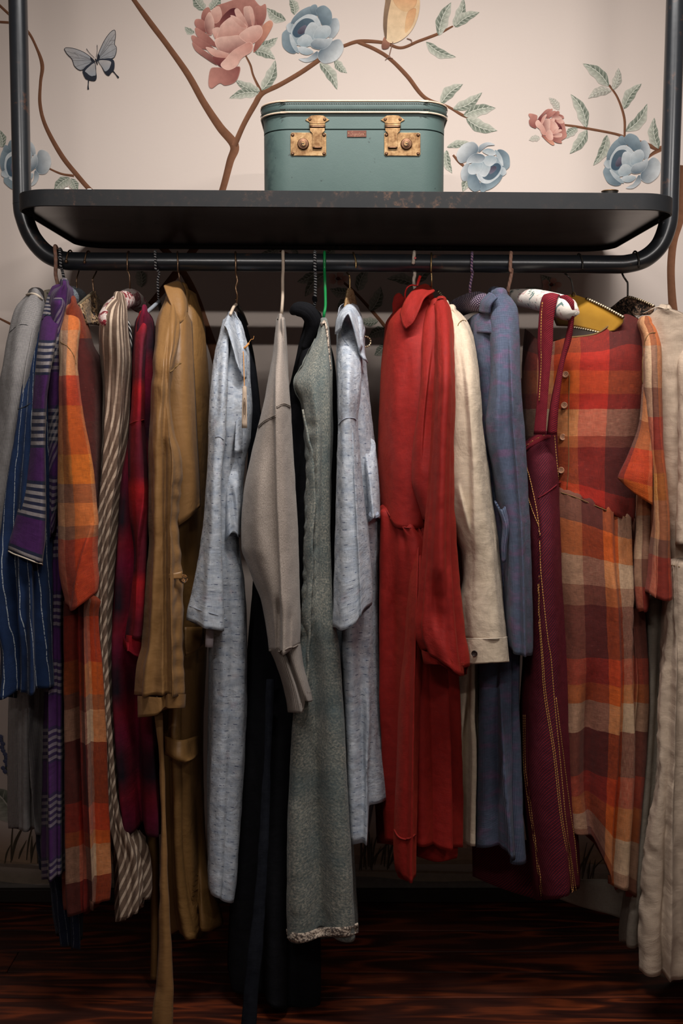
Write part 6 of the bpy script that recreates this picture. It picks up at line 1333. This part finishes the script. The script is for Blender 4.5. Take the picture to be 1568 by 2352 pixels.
s = tube('sleeve', [(676, 1128, 1166), (690, 1122, 1178), (712, 1120, 1188), (770, 1122, 1191), (846, 1124, 1193), (923, 1120, 1198), (974, 1113, 1202), (1019, 1116, 1205), (1070, 1126, 1207), (1155, 1140, 1211), (1206, 1152, 1214), (1308, 1158, 1217), (1410, 1158, 1221), (1478, 1163, 1221), (1496, 1166, 1219)], M_['violet'], g, yf=[(676, -.09), (800, -.16), (950, -.2), (1496, -.21)], ym=[(676, -.04), (800, -.10), (950, -.14), (1496, -.15)], yb=-.06, f=.2, folds=[(1.5, .001, .005, .35)], wr=.002, hem=[(-1, -4), (-.2, 6), (1, 8)], creases=[([(720, 1168), (900, 1172), (1200, 1192), (1490, 1200)], 32, .014, 'L'), ([(720, 1136), (860, 1140), (1000, 1140), (1180, 1172)], 12, .010)], seed=53)
sheet('sleeve_fold', [[(1136, 1150, -.195), (1150, 1170, -.205), (1162, 1160, -.195)], [(1154, 1200, -.2), (1162, 1210, -.206), (1168, 1206, -.2)], [(1152, 1250, -.195), (1158, 1256, -.2), (1163, 1250, -.195)], [(1153, 1290, -.19), (1156, 1292, -.192), (1160, 1288, -.19)]], M_['violet'], g, 18, 8, .004)
sheet('yoke', [[(1074, 736, .03), (1094, 722, -.02), (1130, 718, -.08)], [(1080, 755, .02), (1098, 742, -.05), (1132, 742, -.105)], [(1088, 772, .01), (1100, 764, -.07), (1133, 766, -.115)]], M_['violet'], g, 10, 12, .004, label='shoulder yoke')
sheet('collar_band', [[(1100, 716, -.04), (1106, 692, -.05), (1124, 672, -.06)], [(1107, 718, -.07), (1114, 694, -.08), (1134, 676, -.09)], [(1124, 720, -.10), (1128, 700, -.11), (1142, 684, -.115)]], M_['violet'], g, 12, 12, .0035)
reparent_keep(g)

# 16 burgundy apron dress
g = garment('apron_dress', 'burgundy twill apron dress with yellow stitching and shoulder straps', 'dress', 1270, 2065)
b = tube('bib', [(984, 1264, 1276), (992, 1240, 1280), (1004, 1222, 1281), (1022, 1204, 1282), (1040, 1200, 1283), (1104, 1198, 1285), (1172, 1198, 1287), (1274, 1200, 1290), (1410, 1204, 1297), (1512, 1200, 1304), (1632, 1192, 1309), (1760, 1192, 1314), (1856, 1200, 1320), (1952, 1212, 1326), (2020, 1222, 1328), (2050, 1230, 1327)], M_['burgundy'], g, yf=[(984, -.10), (1100, -.145), (2050, -.17)], ym=(.0, -.075), yb=.06, f=.35, folds=[(1.5, .001, .006, .25)], hem=[(-1, 18), (-.2, 14), (.4, 6), (1, -12)], hw=.1, creases=[([(1120, 1238), (1230, 1242), (1500, 1236), (1640, 1240)], 40, .014, 'L'), ([(1620, 1206), (1800, 1214), (2040, 1236)], 9, -.02, 'l')], seed=55)
sheet('back_skirt', [[(1084, 1930, .10), (1130, 1930, .08), (1180, 1930, .05), (1240, 1930, .02)], [(1085, 1990, .10), (1130, 1996, .08), (1180, 2000, .05), (1240, 2000, .02)], [(1085, 2012, .10), (1128, 2031, .08), (1180, 2050, .05), (1246, 2069, .02)]], M_['burgundy'], g, 10, 14, .003)
sp = sheet('strap', [[(1262, 692, -.135), (1276, 694, -.15), (1290, 692, -.16)], [(1252, 677, -.15), (1268, 674, -.17), (1284, 678, -.18)], [(1243, 692, -.155), (1258, 686, -.185), (1279, 690, -.19)], [(1238, 735, -.155), (1254, 730, -.18), (1271, 736, -.185)], [(1235, 790, -.15), (1252, 790, -.172), (1269, 790, -.178)], [(1238, 850, -.145), (1250, 850, -.165), (1263, 850, -.168)], [(1233, 925, -.14), (1244, 925, -.155), (1257, 925, -.158)], [(1226, 998, -.13), (1240, 998, -.145), (1253, 998, -.148)]], M_['strap'], g, 50, 10, .003)
sp2 = sheet('strap', [[(1284, 680, -.182), (1300, 678, -.195), (1312, 686, -.205)], [(1296, 700, -.19), (1310, 700, -.21), (1318, 696, -.215)], [(1306, 735, -.18), (1312, 735, -.20), (1317, 735, -.20)], [(1298, 780, -.165), (1304, 780, -.185), (1311, 780, -.185)], [(1286, 830, -.155), (1291, 830, -.172), (1296, 830, -.172)], [(1272, 890, -.145), (1280, 890, -.162), (1287, 890, -.162)], [(1262, 945, -.14), (1271, 945, -.155), (1281, 945, -.152)], [(1256, 998, -.13), (1267, 998, -.145), (1278, 998, -.142)]], M_['strap'], g, 46, 8, .003)
seam('stitching', sp, [(1246, 692), (1243, 740), (1243, 800), (1243, 840), (1238, 920)], M_['stitch'], g, r=.0011)
for pts in ([(1240, 1240), (1242, 1308), (1248, 1376), (1258, 1470), (1265, 1512), (1272, 1600), (1284, 1728), (1299, 1888), (1312, 1980), (1322, 2046)], [(1238, 1320), (1240, 1420), (1247, 1512), (1254, 1600), (1274, 1728), (1291, 1880), (1310, 1985), (1316, 2048)], [(1236, 1340), (1238, 1420), (1244, 1512), (1250, 1600), (1270, 1728), (1287, 1880), (1306, 1985), (1312, 2050)],
            [(1276, 1600), (1292, 1728), (1308, 1856), (1320, 1940), (1326, 2010)], [(1206, 1056), (1222, 1120), (1234, 1180), (1240, 1230)], [(1206, 1120), (1222, 1170), (1238, 1210)], [(1272, 992), (1276, 1040), (1282, 1100)],
            [(1202, 1640), (1203, 1760), (1215, 1856), (1229, 1952), (1243, 2058)], [(1206, 1640), (1207, 1760), (1219, 1856), (1233, 1952), (1247, 2058)], [(1208, 1026), (1226, 1012), (1250, 1000)]):
    seam('stitching', b, pts, M_['stitch'], g, r=.0010, n=len(pts) * 8)
strip('bib_band', b, [(1205, 1022), (1222, 1006), (1244, 995), (1274, 987)], [(1206, 1040), (1224, 1024), (1246, 1012), (1276, 1003)], M_['strap'], g, .001, .002, 16)
seam('pocket_edge', b, [(1236, 1144), (1252, 1134), (1270, 1120), (1286, 1106)], M_['strap'], g, r=.0016)
reparent_keep(g)

# 17 orange madras dress, right
g = garment('madras_dress', 'orange, maroon and cream checked button front dress on the right', 'dress', 1400, 2050)
b = tube('bodice', [(745, 1205, 1478), (800, 1200, 1483), (870, 1198, 1481), (1000, 1200, 1470), (1100, 1210, 1463), (1170, 1220, 1460)], M_['madras'], g, yf=[(745, -.06), (830, -.105), (1170, -.12)], ym=(.16, -.05), yb=.18, f=.3, top=[(-1, 10), (-.67, 40), (-.23, 29), (0, 27), (.26, 19), (.45, 3), (.57, -13), (.71, -24), (.87, -17), (1, 0)], tw=.25, folds=[(1.5, .001, .002, .1), (4, .0006, .001, .3)], hem=[(-1, -60), (0, -22), (.5, 8), (.8, 24), (1, 28)], hw=.3, creases=[([(790, 1300), (880, 1314), (960, 1306)], 9, .005), ([(1000, 1340), (1160, 1352)], 18, -.006)], seed=57, dome=False)
sk = tube('skirt', [(1165, 1222, 1460), (1200, 1222, 1462), (1308, 1224, 1466), (1410, 1226, 1472), (1580, 1228, 1479), (1728, 1232, 1472), (1850, 1240, 1462), (1960, 1252, 1454), (2040, 1260, 1450)], M_['madras_skirt'], g, yf=[(1165, -.119), (1230, -.132), (2040, -.13)], ym=(.11, -.04), yb=.14, f=.35, top=[(-1, -60), (0, -22), (.5, 8), (.8, 24), (1, 28)], tw=.3, folds=[(5, .004, .012, .2, .1), (10, .002, .003, .3)], gather=(34, .0026, 18), hem=[(-1, -150), (-.3, -128), (.12, -104), (.35, -60), (.55, -6), (.75, 2), (.85, -8), (.92, 12), (1, 20)], hw=.3, creases=[([(1250, 1452), (1600, 1452), (2050, 1440)], 7, -.03, 'l'), ([(1500, 1360), (1800, 1350), (2040, 1372)], 16, -.02), ([(1240, 1398), (1500, 1420), (2000, 1412)], 18, .014)], seed=58)
seam('waist_seam', sk, [(1288, 1131), (1310, 1138), (1338, 1149), (1389, 1171), (1440, 1190), (1455, 1195)], M_['brown_thread'], g, r=.0010)
seam('neck_binding', b, [(1308, 776), (1325, 774), (1345, 772), (1365, 768), (1382, 760), (1398, 748), (1408, 738), (1420, 730)], M_['brown_thread'], g, r=.0022)
s = tube('sleeve', [(742, 1462, 1500), (752, 1464, 1508), (767, 1470, 1513), (793, 1474, 1519), (833, 1474, 1522), (880, 1474, 1523), (934, 1478, 1524), (1019, 1486, 1526), (1104, 1492, 1534), (1206, 1494, 1542), (1274, 1488, 1545), (1325, 1484, 1548), (1352, 1480, 1549), (1364, 1478, 1549)], M_['madras_sleeve'], g, yf=[(742, -.12), (850, -.18), (1364, -.21)], ym=[(742, -.06), (850, -.12), (1364, -.15)], yb=-.06, f=.1, folds=[(1.2, .001, .004, .3)], hem=[(-1, -6), (.4, 16), (1, 12)], creases=[([(800, 1498), (1000, 1504), (1350, 1510)], 9, -.008, 'l')], seed=59)
sheet('sleeve_lobe', [[(1478, 800, -.13), (1488, 800, -.15), (1496, 800, -.15)], [(1474, 900, -.14), (1486, 900, -.165), (1498, 900, -.17)], [(1466, 980, -.145), (1482, 985, -.17), (1498, 990, -.18)], [(1441, 1046, -.15), (1466, 1052, -.18), (1498, 1056, -.185)], [(1420, 1092, -.15), (1456, 1100, -.185), (1498, 1110, -.188)], [(1421, 1101, -.15), (1458, 1134, -.18), (1498, 1160, -.18)]], M_['madras_sleeve'], g, 34, 18, .003, wr=.002, seed=4, label='folded upper edge of the sleeve')
tube('under_sleeve', [(1120, 1462, 1500), (1200, 1462, 1500), (1300, 1460, 1496), (1380, 1466, 1490), (1396, 1470, 1488)], M_['madras_sleeve'], g, yf=-.14, ym=-.10, yb=-.04, hem=[(-1, 8), (0, 10), (1, -10)], folds=[(1.5, .002, .005, .1)], seed=60)
seam('armhole_seam', s, [(1476, 880), (1476, 830), (1480, 790), (1490, 768), (1504, 764)], M_['brown_thread'], g, r=.001)
seam('placket', b, [(1308, 860), (1306, 930), (1305, 1000), (1306, 1060), (1302, 1125)], M_['brown_thread'], g, r=.0008)
for i, (x, y) in enumerate(((1299, 860), (1296, 931), (1293, 1004), (1289, 1080))):
    button(b, x, y, .0072, M_['wood_button'], g, 4)
reparent_keep(g)

# 18 beige dress, far right
g = garment('linen_dress', 'creased beige linen dress at the far right end', 'dress', 1530, 2240)
b = tube('bodice', [(704, 1500, 1560), (712, 1484, 1600), (724, 1470, 1640), (790, 1462, 1650), (950, 1470, 1640), (1150, 1500, 1630), (1290, 1520, 1625), (1300, 1524, 1625)], M_['beige'], g, yf=-.13, ym=(-.0, -.06), yb=.10, f=.2, top=[(-1, 16), (-.4, 2), (0, 2), (1, 40)], folds=[(2, .001, .005, .2)], wr=.0034, wrs=(30, 30, 26), hem=[(-1, -4), (1, 10)], seed=62)
s = tube('sleeve', [(760, 1550, 1640), (900, 1560, 1650), (1100, 1556, 1655), (1250, 1552, 1655)], M_['beige'], g, yf=[(760, -.11), (860, -.17), (1250, -.2)], ym=[(760, -.08), (860, -.13), (1250, -.15)], yb=-.08, seed=63, wr=.003, wrs=(30, 30, 26), folds=[(1, .002, .004, .1)])
sk = tube('skirt', [(1296, 1524, 1628), (1393, 1520, 1650), (1580, 1514, 1660), (1728, 1508, 1668), (1888, 1490, 1680), (1984, 1477, 1690), (2143, 1471, 1700), (2215, 1474, 1704)], M_['beige'], g, yf=-.17, ym=(-.08, -.06), yb=.06, f=-.4, folds=[(3, .003, .012, .35, .1), (7, .001, .003, .2)], wr=.0062, wrs=(24, 24, 22), gather=(30, .004, 16), hem=[(-1, 4), (-.7, 24), (-.4, 30), (-.1, 24), (1, 20)], creases=[([(1400, 1548), (1700, 1536), (2230, 1528)], 10, .02, 'l'), ([(1600, 1520), (2200, 1496)], 14, .014)], seed=64, hw=.1)
seam('waist_seam', sk, [(1528, 1300), (1546, 1299), (1560, 1302)], M_['brown_thread'], g, r=.001)
tube('underskirt', [(1380, 1476, 1540), (1580, 1474, 1530), (1760, 1464, 1524), (1920, 1458, 1510), (2064, 1439, 1500), (2150, 1430, 1492), (2170, 1431, 1490)], M_['greige'], g, yf=-.05, ym=.02, yb=.12, folds=[(2, .002, .008, .2)], hem=[(-1, -8), (0, 8), (1, 12)], seed=65)
sheet('back_hem', [[(1276, 2020, .14), (1340, 2020, .13), (1400, 2020, .12), (1450, 2030, .10)], [(1280, 2045, .14), (1340, 2060, .13), (1400, 2075, .12), (1450, 2080, .10)], [(1285, 2065, .14), (1340, 2084, .13), (1400, 2100, .12), (1450, 2118, .10)]], M_['greige'], g, 8, 14, .003)
seam('neck_edge', b, [(1454, 734), (1484, 718), (1510, 706), (1536, 710)], M_['cream_thread'], g, r=.0014)
reparent_keep(g)
